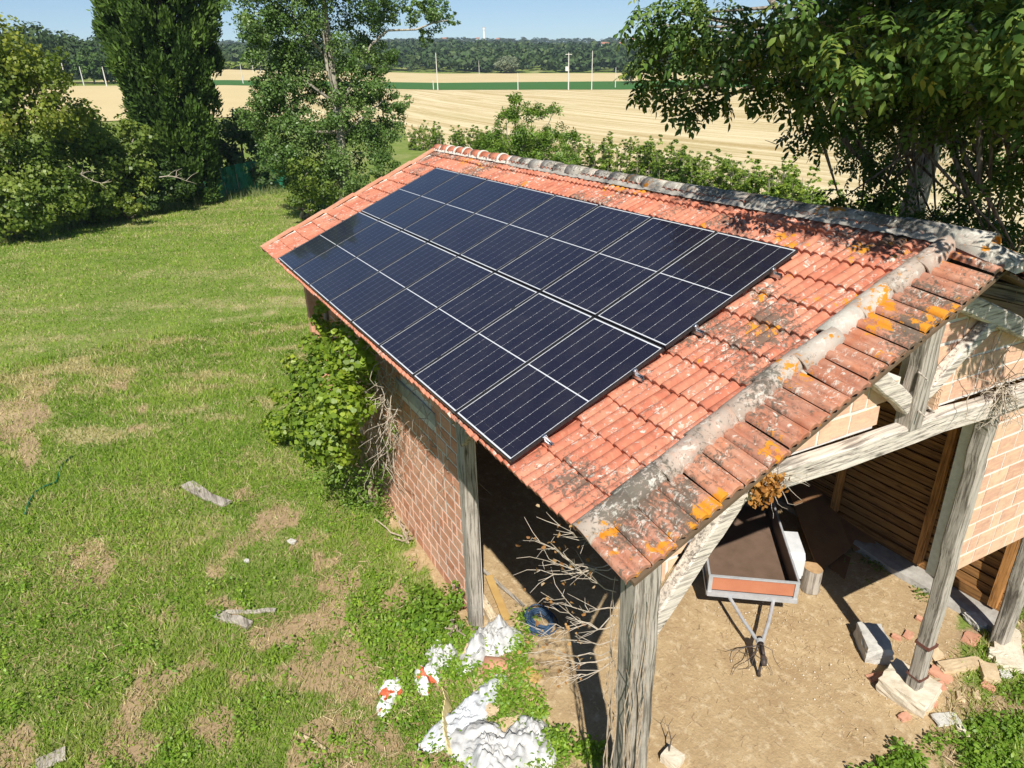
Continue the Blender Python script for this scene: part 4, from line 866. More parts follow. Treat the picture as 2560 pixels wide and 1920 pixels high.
# single trees that stand out before the woods
for (u, v, d, w_, h_, lab, pal) in ((236, 205, 262, 11.5, 10.5, 'round dark tree standing alone beyond the pale field, left of the conifer', GREEN_DARK), (1577, 200, 300, 8.5, 8.5, 'round green tree on the far side of the crop strip by the walnut leaves', GREEN_MID), (1275, 182, 448, 20, 9.5, 'pale grey-green willow clump against the dark woodland', [(.10, .13, .07), (.14, .17, .095), (.18, .21, .12), (.20, .23, .14)])):
    q = ray(u, v); x, y = CAM[0]+q[0]*d/math.hypot(q[0], q[1]), CAM[1]+q[1]*d/math.hypot(q[0], q[1]); z = float(TH(x, y)); b = np.array([x, y, z])
    cl_ = [(b+np.array([rng.normal(0, w_*.17), rng.normal(0, w_*.17), h_*rng.uniform(.35, .7)]), (w_*.3, w_*.3, h_*.3)) for i in range(6)]
    t_ = thing('field_tree', b, lab, 'tree'); crown('crown', t_, crown_arrays(cl_, 5, .7, pal, QUAD, .5), MAT['needle']); limbs(MB(), b, [q_[0] for q_ in cl_[:3]], .2).build('trunk', MAT['bark'], t_)
# power and telephone poles, water tower, farmhouses
k = NT('concrete_pole'); k.base((.62, .60, .55)); k.set(.9, .1); MAT['pole'] = k.m
def far(u, v, d):
    q = ray(u, v); s = d/math.hypot(q[0], q[1]); x, y = CAM[0]+q[0]*s, CAM[1]+q[1]*s; return np.array([x, y, float(TH(x, y))])
for i, (u, vt, vb, d, cross, lab) in enumerate(((1095, 152, 228, 218, 0, 'pale bare pole at the crop strip left of the ash tree'), (1421, 150, 226, 218, 1, 'pole with a cross bar and transformer box by the crop strip'), (1479, 147, 226, 219, 0, 'tall plain pole next to the transformer pole'), (1295, 192, 226, 219, 0, 'short thin pole on the crop edge above the ash tree'), (1538, 181, 222, 240, 0, 'thin pole near the round green tree'), (1084, 207, 226, 221, 0, 'short stub pole beside the pale bare pole'), (1198, 155, 182, 440, 0, 'small distant pole in front of the woodland'), (166, 160, 205, 215, 0, 'leaning wooden pole above the yellowing tree'), (208, 172, 205, 235, 0, 'thin pole left of the lone round tree'), (264, 168, 203, 215, 0, 'thin pole right of the lone round tree'), (605, 152, 190, 250, 0, 'pole on the rise right of the conifer'), (630, 130, 160, 400, 0, 'far pole on the hill beside the poplar'), (662, 190, 240, 205, 0, 'thin pole against the pale field beside the poplar leaves'))):
    b = far(u, vb, d); h_ = (vb-vt)*np.linalg.norm(b-CAM)/F_PX*1.0+.1; t_ = thing('utility_pole', b, lab, 'pole', 'poles crossing the fields')
    r0 = .16 if cross else .125
    MB().tube([b+np.array([0, 0, -.3]), b+np.array([0, 0, h_*.5]), b+np.array([0, 0, h_])], [r0*1.25, r0, r0*.7], 8).build('shaft', MAT['pole'], t_)
    MB().tube([b+np.array([0, 0, h_]), b+np.array([0, 0, h_+.18])], [.07, .04], 6).build('cap', MAT['pole'], t_)
    if cross:
        MB().box(b+np.array([0, 0, h_-.35]), (1.9, .14, .14), (CR, np.cross(Z3, CR), Z3)).build('cross_arm', MAT['pole'], t_); MB().box(b+CR*-.55+np.array([0, 0, h_-4.1]), (.75, .5, 1.2), (CR, np.cross(Z3, CR), Z3)).build('transformer', MAT['pole'], t_)
b = far(1210.5, 104, 1995)+np.array([0, 0, 9]); hh = 21*2000/F_PX; t_ = thing('water_tower', b, 'white water tower with a reddish cap on the skyline', 'water tower'); k = NT('white_render'); k.base((.8, .79, .76)); k.set(.8); MAT['white_render'] = k.m
V = [(3.1, -4), (2.7, 2), (2.6, hh*.72), (3.4, hh*.78), (3.5, hh)]; MB().tube([b+np.array([0, 0, z]) for _, z in V], [r_ for r_, _ in V], 16).build('shaft', MAT['white_render'], t_)
MB().tube([b+np.array([0, 0, hh]), b+np.array([0, 0, hh+.8]), b+np.array([0, 0, hh+1.5])], [3.7, 3.5, .6], 16).build('cap', m_plain('tower_cap', (.5, .3, .24), None, .2), t_)
MAT['farroof'] = m_plain('far_roof_tile', (.42, .19, .11), (.34, .15, .09), .3); k = NT('far_glass'); k.base((.05, .06, .07)); k.set(.2); MAT['farglass'] = k.m
for u, v, d, w_, lab in ((1512, 124, 1240, 12, 'small white farmhouse with red roof below the skyline woods'), (1553, 121, 1300, 8, 'tiny pale house right of the white farmhouse'), (1112, 106, 1700, 8, 'tiny white house on the skyline left of the water tower'), (1195, 105, 1800, 7, 'tiny pale house beside the water tower'), (1245, 106, 1700, 7, 'tiny ochre house on the skyline right of the water tower'), (1585, 105, 1700, 11, 'pale hamlet house on the skyline by the walnut leaves')):
    b = far(u, v, d)+np.array([0, 0, 3 if d < 1500 else 5]); t_ = thing('house', b, lab, 'house', None); ax_ = (CR, unit(np.cross(Z3, CR)), Z3)
    MB().box(b+Z3*-.5, (w_, 7, 9), ax_).build('wall', MAT['white_render'], t_); P0 = b+Z3*4.5
    MB().prism([(-4.8, 0), (4.8, 0), (0, 2.6)], w_+1, (ax_[1], Z3, CR), P0-CR*(w_+1)/2).build('roof', MAT['farroof'], t_)
    for sx in (-.25, .25): MB().box(b+CR*sx*w_-ax_[1]*4.02+Z3*2.4, (1.2, .1, 1.4), ax_).box(b+CR*sx*w_+ax_[1]*4.02+Z3*2.4, (1.2, .1, 1.4), ax_).build('window', MAT['farglass'], t_)

# ================================================================== THE YARD: vines, litter, trailer, tools
# --- grape vine on the left wall
def onwall(u, v, y): return onplane(u, v, (0, 1, 0), y)
def leaf_clump(cl_, n_per_m2, size, pal, shape, tang_droop=True, lo=.55, nz=.5):
    Ps, Bs, Cs = [], [], []; pal = np.array(pal)
    for c, r_ in cl_:
        r_ = np.array(r_, float); n = int(n_per_m2*4*math.pi*r_.mean()**2); p, d = shell_pts(c, r_, n, lo)
        nrm = d*.9+np.array([0, 0, nz])+rng.normal(0, .45, (n, 3)); tg = np.array([0, 0, -1.0])+rng.normal(0, .6, (n, 3)) if tang_droop else None
        Ps.append(p); Bs.append(bases(nrm, tg)); k_ = np.clip((rng.random()*.5+rng.random(n)*.6)*(len(pal)-1), 0, len(pal)-1.001); i0 = k_.astype(int); f = (k_-i0)[:, None]; Cs.append((pal[i0]*(1-f)+pal[i0+1]*f)*rng.uniform(.8, 1.2, (n, 1)))
    P_, B_, C_ = map(np.concatenate, (Ps, Bs, Cs)); P_[:, 2] = np.maximum(P_[:, 2], .03+.04*rng.random(len(P_)))
    return inst(shape[0], shape[1], P_, B_, size*rng.uniform(.6, 1.25, len(P_)), C_)
VP = [(.07, .13, .014), (.14, .22, .02), (.23, .32, .03), (.34, .40, .045)]
def wpx(u, v, y, r_): return (onwall(u, v, y), (r_, r_*.8, r_*.85))
vb = np.array([6.6, -.7, 0]); vine = thing('grape_vine', vb, 'bright green grape vine heaped against the left brick wall', 'vine')
cl = [wpx(830, 950, -.15, .62), (onwall(765, 1010, .1), (.5, .5, .45)), wpx(885, 880, -.35, .5), (onwall(705, 1060, .25), (.4, .4, .35)), wpx(800, 1070, .15, .6), wpx(895, 1000, -.4, .42), wpx(815, 890, -.3, .4), wpx(760, 940, 0, .38), wpx(850, 1090, -.1, .5), wpx(700, 1120, .3, .28), wpx(860, 1010, .05, .5), wpx(780, 1130, .3, .3), wpx(668, 1085, .4, .2), wpx(690, 985, .3, .2), wpx(730, 905, .05, .22), wpx(660, 1140, .4, .16), wpx(780, 860, -.2, .25), wpx(925, 930, -.6, .22)]
crown('foliage', vine, leaf_clump(cl, 230, .095, VP, VINE), MAT['leaf'])
cl = [wpx(800, 770, -.7, .16), wpx(810, 820, -.7, .2), wpx(792, 800, -.6, .15), wpx(830, 760, -.75, .14), wpx(815, 860, -.6, .22), wpx(845, 820, -.7, .18), wpx(795, 860, -.55, .16)]
crown('climbing_foliage', vine, leaf_clump(cl, 260, .095, VP, VINE), MAT['leaf'])
limbs(MB(), vb, [onwall(u, v, y) for u, v, y in ((830, 930, -.3), (800, 800, -.8), (880, 860, -.6), (760, 1000, 0), (900, 980, -.6), (780, 1090, .1))], .035, .12).build('stem', MAT['twig'], vine)
# --- ivy skirt at the wall foot
iv = thing('ivy', (5.2, -.75, 0), 'dark green ivy and weeds hugging the foot of the left wall', 'ivy')
cl = [wpx(905, 1150, -.5, .46), wpx(870, 1200, -.3, .46), wpx(930, 1225, -.6, .4), wpx(900, 1265, -.45, .38), wpx(948, 1170, -.75, .32), wpx(840, 1160, 0, .4), wpx(960, 1285, -.7, .26), wpx(968, 1110, -.85, .18), wpx(985, 1070, -.87, .13), wpx(800, 1190, .25, .3)]
crown('foliage', iv, leaf_clump(cl, 240, .065, GREEN_FRESH, OVAL, False), MAT['leaf'])
cl = [(np.array([2.95+dx, -.55+dy, .12]), (.3, .25, .2)) for dx, dy in ((0, 0), (.35, .1), (.15, .32), (.5, -.12), (-.15, .25), (.7, .1), (.35, .42))] + [(np.array([3.1, -.74, .45]), (.18, .1, .25))]
iv2 = thing('ivy', (3.1, -.4, 0), 'mound of fresh ivy leaves around the foot of the wall post', 'ivy')
crown('foliage', iv2, leaf_clump(cl, 260, .085, [(.07, .14, .015), (.12, .22, .022), (.17, .29, .03), (.22, .33, .04)], OVAL, False), MAT['leaf'])
for t_, ctr in ((iv, (5.2, -.8)), (iv2, (3.0, -.6))):
    limbs(MB(), (ctr[0], ctr[1], 0), [(ctr[0]+rng.normal(0, .4), ctr[1]+abs(rng.normal(0, .15)), rng.uniform(.15, .6)) for i in range(7)], .012, .06).build('stem', MAT['twig'], t_)
# --- dry vine stems
def tangle(mb, n, p0f, length, grav, r0=.006, wob=.09, seg=7):
    for i in range(n):
        p = np.array(p0f(), float); d = unit(rng.normal(size=3)+grav); pts = [p]
        for k_ in range(seg): d = unit(d+rng.normal(0, .38, 3)+np.array(grav)*.18); p = p+d*length/seg*rng.uniform(.7, 1.3); p[2] = max(p[2], .02); pts.append(p)
        mb.tube(pts, list(np.linspace(r0, r0*.35, len(pts))), 4, False)
    return mb
dv = thing('dry_vine', lw(2.2, 0, .1), 'tangle of bare straw-coloured vine stems hanging on the left wall', 'vine')
tangle(MB(), 170, lambda: onwall(rng.uniform(900, 985), rng.uniform(860, 1150), -.78+rng.normal(0, .08))+rng.normal(0, .1, 3)*np.array([1, .5, 1]), .9, np.array([0, .05, -.9]), .0075).build('stem', MAT['twig_pale'], dv)
tangle(MB(), 60, lambda: lw(rng.uniform(.2, 3.4), rng.uniform(2.2, 4.0), .03), .9, np.array([0, .02, -1.1]), .006).build('climbing_stem', MAT['twig'], dv)
# dead vine on the near corner post
dp = thing('dead_vine', gab(-.1, 0, .1), 'leafless dead vine clinging to the corner post with curled brown leaves', 'vine')
mb = MB(); NS = gab(-.2, 0, 0)
for i in range(17): # stems creeping up the post
    s_ = rng.uniform(-.20, -.02); o_ = .17; z = rng.uniform(.0, 1.5); pts = []
    if rng.random() < .6: s_ = -.19; o_ = rng.uniform(-.12, .16)
    for k_ in range(9): pts.append(gab(s_+rng.normal(0, .02), z, o_+rng.normal(0, .012))); z += rng.uniform(.2, .36)
    mb.tube(pts, [.007, .007, .0065, .006, .006, .005, .005, .004, .003], 4, False)
mb.build('stem', MAT['twig'], dp)
mb = MB(); tips = []
def onx(u, v, x): return onplane(u, v, (1, 0, 0), x)
for (u0, v0, us, vs_) in ((1550, 1330, 1400, 1315), (1550, 1400, 1352, 1425), (1548, 1410, 1360, 1400), (1540, 1480, 1390, 1370), (1545, 1520, 1385, 1500), (1545, 1540, 1390, 1560), (1535, 1600, 1352, 1575), (1530, 1625, 1345, 1630), (1535, 1650, 1400, 1690), (1530, 1640, 1405, 1650), (1540, 1560, 1400, 1530), (1545, 1450, 1350, 1355)):
    x0 = -.85; a = onx(u0, v0, x0); b = onx(us, vs_, x0+rng.uniform(-.1, .35)); k_ = 6; pts = [a+(b-a)*j/k_+rng.normal(0, .02, 3)*(0 < j < k_)+np.array([0, 0, -.06*math.sin(math.pi*j/k_)]) for j in range(k_+1)]
    mb.tube(pts, list(np.linspace(.0055, .0025, k_+1)), 5, False)
    for j in range(2, k_+1):
        for q in range(2):
            d = unit(b-a)*.09+rng.normal(0, .035, 3); e1 = pts[j]+d; e2 = e1+d*.7+rng.normal(0, .03, 3); mb.tube([pts[j], e1, e2], [.003, .0025, .0015], 4, False); tips.append(e2 if rng.random() < .5 else e1)
mb.build('twig', MAT['twig_pale'], dp)
tips = np.array(tips); sel = tips[rng.random(len(tips)) < .75]; tp = sel+rng.normal(0, .03, sel.shape)
DEADC = np.array([(.34, .17, .06), (.46, .27, .11), (.28, .14, .06), (.55, .40, .24)])
CURL = ([(-.5, -.3, .12), (.1, -.42, .2), (.5, 0, -.05), (.1, .42, .2), (-.5, .3, .12), (0, 0, -.08)], [(0, 1, 5), (1, 2, 5), (2, 3, 5), (3, 4, 5), (4, 0, 5)])
V, T_, C_ = inst(CURL[0], CURL[1], tp, bases(rng.normal(size=tp.shape)), rng.uniform(.022, .048, len(tp)), DEADC[rng.integers(0, 4, len(tp))]); me_ = np_mesh('dead_leaf', V-np.array(wloc(dp)), T_, C_); tag(link('dead_leaf', me_, dp, MAT['dead']), kind='stuff')
# curled brown leaves caught on the tie beam; straw wisp at the middle post head
bl = thing('leaf_cluster', gab(1.18, 4.2, .16), 'cluster of curled brown dead leaves caught on the tie beam end', 'dead leaves')
p = gab(1.08, 4.38, .19)+rng.normal(0, 1, (210, 3))*np.array([.035, .085, .065]); V, T_, C_ = inst(CURL[0], CURL[1], p, bases(rng.normal(size=p.shape)), rng.uniform(.03, .06, len(p)), np.array([(.36, .17, .045), (.48, .25, .07), (.28, .12, .03)])[rng.integers(0, 3, len(p))]); link('dead_leaf', np_mesh('dead_leaf', V-np.array(wloc(bl)), T_, C_), bl, MAT['dead'])['kind'] = 'stuff'
tangle(MB(), 14, lambda: gab(1.2+rng.normal(0, .1), 4.4, .15), .35, np.array([-.3, 0, -.3]), .004).build('twig', MAT['twig_pale'], bl)
sw = thing('straw_wisp', gab(4.3, 4.3, .14), 'wisp of dry vine straw hanging at the head of the middle post', 'dry straw')
tangle(MB(), 60, lambda: gab(4.28+rng.normal(0, .05), 4.5+rng.normal(0, .06), .16), .42, np.array([-.1, 0, -.9]), .006).build('stem', MAT['twig_pale'], sw)
tangle(MB(), 14, lambda: gab(4.2+rng.normal(0, .2), 4.6, .1), .9, np.array([0, 0, .9]), .005).build('climbing_stem', MAT['twig'], sw)

# --- trailer
MAT['galv'] = m_plain('galvanised_steel', (.50, .51, .52), (.40, .41, .42), 12, .5, .5, .25); MAT['ply_or'] = m_plain('orange_ply', (.48, .185, .10), (.42, .15, .08), 3, .55, .4); MAT['ply_dk'] = m_plain('brown_phenolic_ply', (.13, .085, .06), (.18, .12, .085), 4, .5, .4)
MAT['tyre'] = m_plain('rubber', (.025, .025, .026), None, 20, .85); MAT['mud'] = m_plain('grey_white_sheet', (.66, .67, .68), (.55, .56, .57), 6, .5, .4); MAT['black_iron'] = m_plain('black_iron', (.035, .032, .03), (.07, .045, .035), 30, .6, .4)
FC = np.array([.83, -4.466, 0]); TA = unit(np.array([.775, -.634, 0])); TB = np.array([-TA[1], TA[0], 0]); TAX = (TA, TB, Z3)
def tl(a, b, z): return FC+TA*a+TB*b+Z3*z
tr_ = thing('car_trailer', tl(1.1, 0, 0), 'small box trailer with orange front board and galvanised edges under the barn', 'trailer')
LN, WD, FZ, TZ = 2.34, 1.25, .44, .74
def tb(name, lst, mat, par=None):
    m_ = MB()
    for a, b, z, sa, sb, sz in lst: m_.box(tl(a, b, z), (sa, sb, sz), TAX)
    return m_.build(name, MAT[mat], par or tr_)
tb('floor', [(LN/2, 0, FZ-.01, LN-.03, WD-.03, .02)], 'ply_dk')
tb('front_board', [(.012, 0, (FZ+TZ)/2+.02, .018, WD-.1, TZ-FZ-.06)], 'ply_or')
tb('tailgate', [(LN-.012, 0, (FZ+TZ)/2, .018, WD-.06, TZ-FZ)], 'ply_dk')
for s_ in (-1, 1): tb('side_board', [(LN/2, s_*(WD/2-.012), (FZ+TZ)/2, LN-.06, .018, TZ-FZ)], 'ply_dk')
fr = tb('frame', [(0, 0, FZ-.02, .05, WD+.02, .08), (LN, 0, FZ-.03, .05, WD, .06), (LN/2, WD/2, FZ-.03, LN, .045, .06), (LN/2, -WD/2, FZ-.03, LN, .045, .06), (1.1, 0, FZ-.06, .06, WD, .06)], 'galv')
tb('top_rail', [(0, 0, TZ, .035, WD+.02, .022)], 'galv'); tb('top_rail', [(LN, 0, TZ, .03, WD+.02, .022)], 'galv')
for s_ in (-1, 1):
    tb('top_rail', [(LN/2, s_*WD/2, TZ, LN-.03, .03, .022)], 'galv'); tb('corner_angle', [(-.008, s_*(WD/2-.02), (FZ+TZ)/2, .012, .055, TZ-FZ+.02), (.02, s_*(WD/2+.004), (FZ+TZ)/2, .055, .012, TZ-FZ+.02)], 'galv'); tb('corner_angle', [(LN+.008, s_*(WD/2-.02), (FZ+TZ)/2, .012, .055, TZ-FZ+.02)], 'galv')
    for a in (.12, 2.2): MB().tube([tl(a, s_*.55, FZ), tl(a, s_*.55, FZ+.006)], .012, 8).build('bolt', MAT['galv'], tr_)
    mg = MB()                                                 # boxy mudguard, open below
    pr = [(-.34, .24), (-.34, .60), (-.27, .68), (.27, .68), (.34, .60), (.34, .24), (.31, .24), (.31, .58), (.25, .65), (-.25, .65), (-.31, .58), (-.31, .24)]
    mg.prism(pr, .21, (TA, Z3, TB), tl(1.06, s_*(WD/2+.14)-.105, 0)); mg.prism([(-.34, .30), (-.34, .60), (-.27, .68), (.27, .68), (.34, .60), (.34, .30)], .012, (TA, Z3, TB), tl(1.06, s_*(WD/2+.252)-.006, 0)); mg.build('mudguard', MAT['mud'], tr_)
    wv = [(.0, .13), (.07, .15), (.08, .17), (.075, .25), (.05, .27), (-.05, .27), (-.075, .25), (-.08, .17), (-.07, .15)]
    c_ = tl(1.06, s_*(WD/2+.13), .27); V, Fc = [], []
    for k_ in range(24):
        a = k_*math.pi/12
        for o_, r_ in wv: V.append(c_+TB*o_+(TA*math.cos(a)+Z3*math.sin(a))*r_)
    n = len(wv); Fc = [(k_*n+j, k_*n+(j+1) % n, ((k_+1) % 24)*n+(j+1) % n, ((k_+1) % 24)*n+j) for k_ in range(24) for j in range(n)]
    wh = MB().add(V, Fc).build('wheel', MAT['tyre'], tr_, smooth=True); MB().tube([c_-TB*.05, c_-TB*.02, c_+TB*.02, c_+TB*.05], [.15, .12, .12, .15], 16).build('rim', MAT['galv'], wh)
    MB().tube([tl(.02, s_*.32, .38), tl(-.45, s_*.17, .36), tl(-.80, s_*.03, .34)], .026, 8).build('drawbar', MAT['galv'], tr_)
MB().tube([c for c in (tl(1.06, -.6, .27), tl(1.06, .6, .27))], .025, 8).build('axle', MAT['black_iron'], tr_)
hc = MB().tube([tl(-.74, 0, .34), tl(-.92, 0, .335), tl(-1.05, 0, .33), tl(-1.13, 0, .315), tl(-1.18, 0, .29)], [.045, .042, .034, .042, .03], 10).box(tl(-.98, 0, .385), (.20, .035, .03), TAX).tube([tl(-1.05, 0, .32), tl(-1.07, .02, .05), tl(-1.08, .02, .0)], [.02, .02, .03], 8); hc.build('hitch', MAT['black_iron'], tr_, smooth=True)
m_ = MB()
for i in range(5): m_.tube([tl(-.84+i*.012, .05*math.cos(a), .34+.05*math.sin(a)) for a in np.linspace(0, 6.28, 12)], .006, 5)
m_.build('wire_binding', MAT['galv'], tr_)
tangle(MB(), 8, lambda: tl(-.9, .05, .36), .5, np.array([-.2, .3, -.8]), .008).build('cable', MAT['black_iron'], tr_)
# --- plywood sheets leaning by the trailer
def board(name, quad, th_, mat, label, cat='board', group=None):
    q = [np.array(p, float) for p in quad]; n_ = unit(np.cross(q[1]-q[0], q[3]-q[0])); n_ = n_ if n_[2] > 0 else -n_
    m_ = MB().add(q+[p-n_*th_ for p in q], [(0, 1, 2, 3), (7, 6, 5, 4), (0, 4, 5, 1), (1, 5, 6, 2), (2, 6, 7, 3), (3, 7, 4, 0)]); o = m_.build(name, mat if not isinstance(mat, str) else MAT[mat], None, (q[0]+q[1]+q[2]+q[3])/4); return tag(o, label, cat, group)
MAT['osb'] = m_plain('brown_board', (.26, .14, .065), (.19, .10, .05), 3, .75, .2)
board('plywood_sheet', (at(2128, 1368, .10), at(2048, 1432, .05), at(1960, 1195, .55), at(2040, 1150, .62)), .02, 'osb', 'large brown plywood sheet sloping beside the trailer mudguard')
board('plywood_sheet', (at(2190, 1358, .12), at(2135, 1378, .06), at(2030, 1215, .35), at(2085, 1190, .45)), .02, 'osb', 'second plywood sheet lying behind the large one by the boarded wall')
board('plywood_sheet', (at(2127, 1395, .03), at(2112, 1447, .025), at(2065, 1410, .03), at(2085, 1370, .03)), .02, 'osb', 'short board offcut on the earth under the large plywood sheet')
# --- chopping log
def stump(c, r_, h_, label):
    t_ = thing('log', c, label, 'log'); V = []; n = 14; rr = [r_*(1+rng.normal(0, .05)) for _ in range(n)]
    for z in (0, h_*.5, h_): V += [np.array(c)+np.array([rr[k_]*math.cos(6.2832*k_/n), rr[k_]*math.sin(6.2832*k_/n)*.85, z+rng.normal(0, .006)]) for k_ in range(n)]
    m_ = MB().add(V, [(i*n+j, i*n+(j+1) % n, (i+1)*n+(j+1) % n, (i+1)*n+j) for i in range(2) for j in range(n)]); m_.build('bark', MAT['wood_z'], t_)
    MB().add([p+np.array([0, 0, .003]) for p in V[2*n:]], [tuple(range(n))]).build('cut_face', m_plain('cut_wood', (.50, .33, .17), (.36, .22, .11), 10, .85), t_)
stump(at(2022, 1472), .15, .42, 'short upright log chunk beside the trailer corner')
# --- rocks, rubble
MAT['stone'] = m_plain('cream_limestone', (.68, .61, .48), (.54, .46, .34), 7, .92, .1, bump=.7); MAT['stone_grey'] = m_plain('grey_limestone', (.56, .54, .49), (.42, .40, .36), 7, .92, .1, bump=.7); MAT['terra'] = m_plain('terracotta_shard', (.55, .29, .19), (.45, .22, .14), 9, .85, .1, bump=.3); MAT['paleterra'] = m_plain('pale_brick_rubble', (.60, .47, .30), (.48, .35, .21), 9, .9, .1, bump=.5)
def rock_mesh(sx, sy, sz, seed=0, rough=.12, sub=3):
    g = np.random.default_rng(seed); V, Fc = [], []; N = sub*2+1; idx = {}
    lin = np.linspace(-1, 1, N)
    for ax in range(3):
        for sg in (-1, 1):
            for i in range(N):
                for j in range(N):
                    p = [0, 0, 0]; p[ax] = sg; p[(ax+1) % 3] = lin[i]; p[(ax+2) % 3] = lin[j]; key = tuple(np.round(p, 3))
                    if key not in idx:
                        q = np.array(p, float); rr = np.linalg.norm(q); q = q*(.84+.16/rr*1.2); q = q*(1+g.normal(0, rough)); idx[key] = len(V); V.append(q*np.array([sx, sy, sz])*.5)
            for i in range(N-1):
                for j in range(N-1):
                    def kk(a, b):
                        p = [0, 0, 0]; p[ax] = sg; p[(ax+1) % 3] = lin[a]; p[(ax+2) % 3] = lin[b]; return idx[tuple(np.round(p, 3))]
                    q = (kk(i, j), kk(i+1, j), kk(i+1, j+1), kk(i, j+1)); Fc.append(q if sg > 0 else q[::-1])
    return V, Fc
def rock(name, c, size, rot, mat, label, cat, rough=.05, sub=3, tilt=(0, 0), group=None):
    V, Fc = rock_mesh(*size, seed=int(abs(c[0]*977+c[1]*431)) % 9999, rough=rough, sub=sub); me_ = MB().add(V, Fc).mesh(name); me_.materials.append(MAT[mat])
    o = link(name, me_, None, None, Matrix.Translation((c[0], c[1], c[2]+size[2]*.42)) @ Matrix.Rotation(rot, 4, 'Z') @ Matrix.Rotation(tilt[0], 4, 'X') @ Matrix.Rotation(tilt[1], 4, 'Y')); return tag(o, label, cat, group)
rock('stone_block', at(2178, 1625), (.52, .34, .30), R(-38), 'stone_grey', 'pale squared stone block on the earth in the shadow of the middle post', 'stone', .035)
rock('post_base', at(2265, 1735)+np.array([.0, -.02, 0]), (.60, .54, .24), R(10), 'stone', 'rough cream stone footing under the middle post', 'stone', .022)
rock('post_base', at(2515, 1625)+np.array([0, .0, -.05]), (.85, .34, .17), R(-60), 'stone', 'low cream stone sill at the foot of the right post', 'stone', .025)
rock('brick_slab', at(2400, 1670), (.62, .17, .10), R(-112), 'paleterra', 'long pale brick slab lying between the two gable posts', 'brick', .03)
rock('brick_slab', at(2470, 1690), (.30, .20, .12), R(-50), 'paleterra', 'squared pale brick lump beside the long slab', 'brick', .03)
rock('rubble_stone', at(2490, 1645), (.2, .16, .12), .5, 'stone', 'small cream stone between the brick lump and the right post', 'stone', .08)
rock('rubble_stone', at(2510, 1690), (.13, .1, .07), .9, 'stone_grey', 'whitish stone right of the squared brick lump', 'stone', .08)
rock('rubble_stone', at(2435, 1560), (.28, .16, .12), R(-20), 'stone_grey', 'broken mortar lump at the end of the kerb', 'stone', .08)
rock('rubble_stone', at(1680, 1905), (.22, .20, .14), .3, 'stone', 'cream stone at the foot of a dry stick in the yard', 'stone', .02)
shards = [(2270, 1590, .16, 'terra'), (2240, 1595, .12, 'terra'), (2355, 1560, .0, 'terra'), (2425, 1600, .26, 'terra'), (2340, 1640, .22, 'paleterra'), (2190, 1695, .22, 'terra'), (2215, 1715, .2, 'terra'), (2310, 1770, .22, 'paleterra'), (2260, 1795, .15, 'terra'), (2335, 1720, .25, 'terra'), (2365, 1800, .34, 'stone_grey'), (2320, 1755, .2, 'terra'), (2400, 1745, .16, 'paleterra'), (2470, 1720, .15, 'terra'), (2405, 1830, .16, 'stone'), (2300, 1550, .12, 'terra'), (2440, 1740, .14, 'paleterra'), (2350, 1690, .26, 'terra'), (2330, 1705, .2, 'paleterra')]
for i, (u, v, s_, mt) in enumerate(shards):
    if s_ == 0: continue
    rock('rubble_shard', at(u, v), (s_, s_*rng.uniform(.45, .7), .045), rng.uniform(0, 6), mt, {'terra': 'flat terracotta shard lying in the rubble by the gable posts', 'paleterra': 'flat pale brick shard lying in the rubble by the gable posts', 'stone_grey': 'flat pinkish-white slab lying in the weeds below the middle post', 'stone': 'small flat cream slab half hidden by weeds below the middle post'}[mt], 'rubble', .06, 2, (rng.normal(0, .15), rng.normal(0, .15)), 'rubble shards by the gable posts')
# pebbles strewn over the earth: nobody could count them
V = [(.5, .05, 0), (.1, .45, .02), (-.45, .1, 0), (-.1, -.5, .03), (.08, .05, .3), (-.15, 0, .27), (0, 0, -.3)]; tf = [(0, 1, 4), (1, 2, 5), (1, 5, 4), (2, 3, 5), (3, 0, 4), (3, 4, 5), (1, 0, 6), (2, 1, 6), (3, 2, 6), (0, 3, 6)]
n = 3600; px_ = np.concatenate([rng.uniform(-2.4, 6, n), rng.normal(.25, .55, 400), rng.normal(-1.2, .5, 500), rng.normal(1.2, .9, 500)]); py_ = np.concatenate([rng.uniform(-7.2, -.6, n), rng.normal(-4.5, .45, 400), rng.normal(-5.9, .6, 500), rng.normal(-.4, .5, 500)]); sz = np.concatenate([rng.uniform(.004, .016, n), rng.uniform(.006, .036, 400), rng.uniform(.008, .032, 500), rng.uniform(.006, .026, 500)])
pc = np.array([(.54, .43, .28), (.58, .48, .34), (.46, .36, .23), (.50, .36, .23), (.62, .55, .44)])[rng.integers(0, 5, len(px_))]
V, T_, C_ = inst(V, tf, np.stack([px_, py_, sz*.15], 1), bases(np.array([0, 0, 1.])+rng.normal(0, .2, (len(px_), 3))), sz, pc); k = NT('pebble'); k.base(k.n('ShaderNodeAttribute', attribute_name='Col').outputs['Color']); k.set(.9, .1); MAT['pebble'] = k.m
me_ = np_mesh('pebbles', V, T_, C_); me_.materials.append(MAT['pebble']); tag(link('pebbles', me_), kind='stuff')
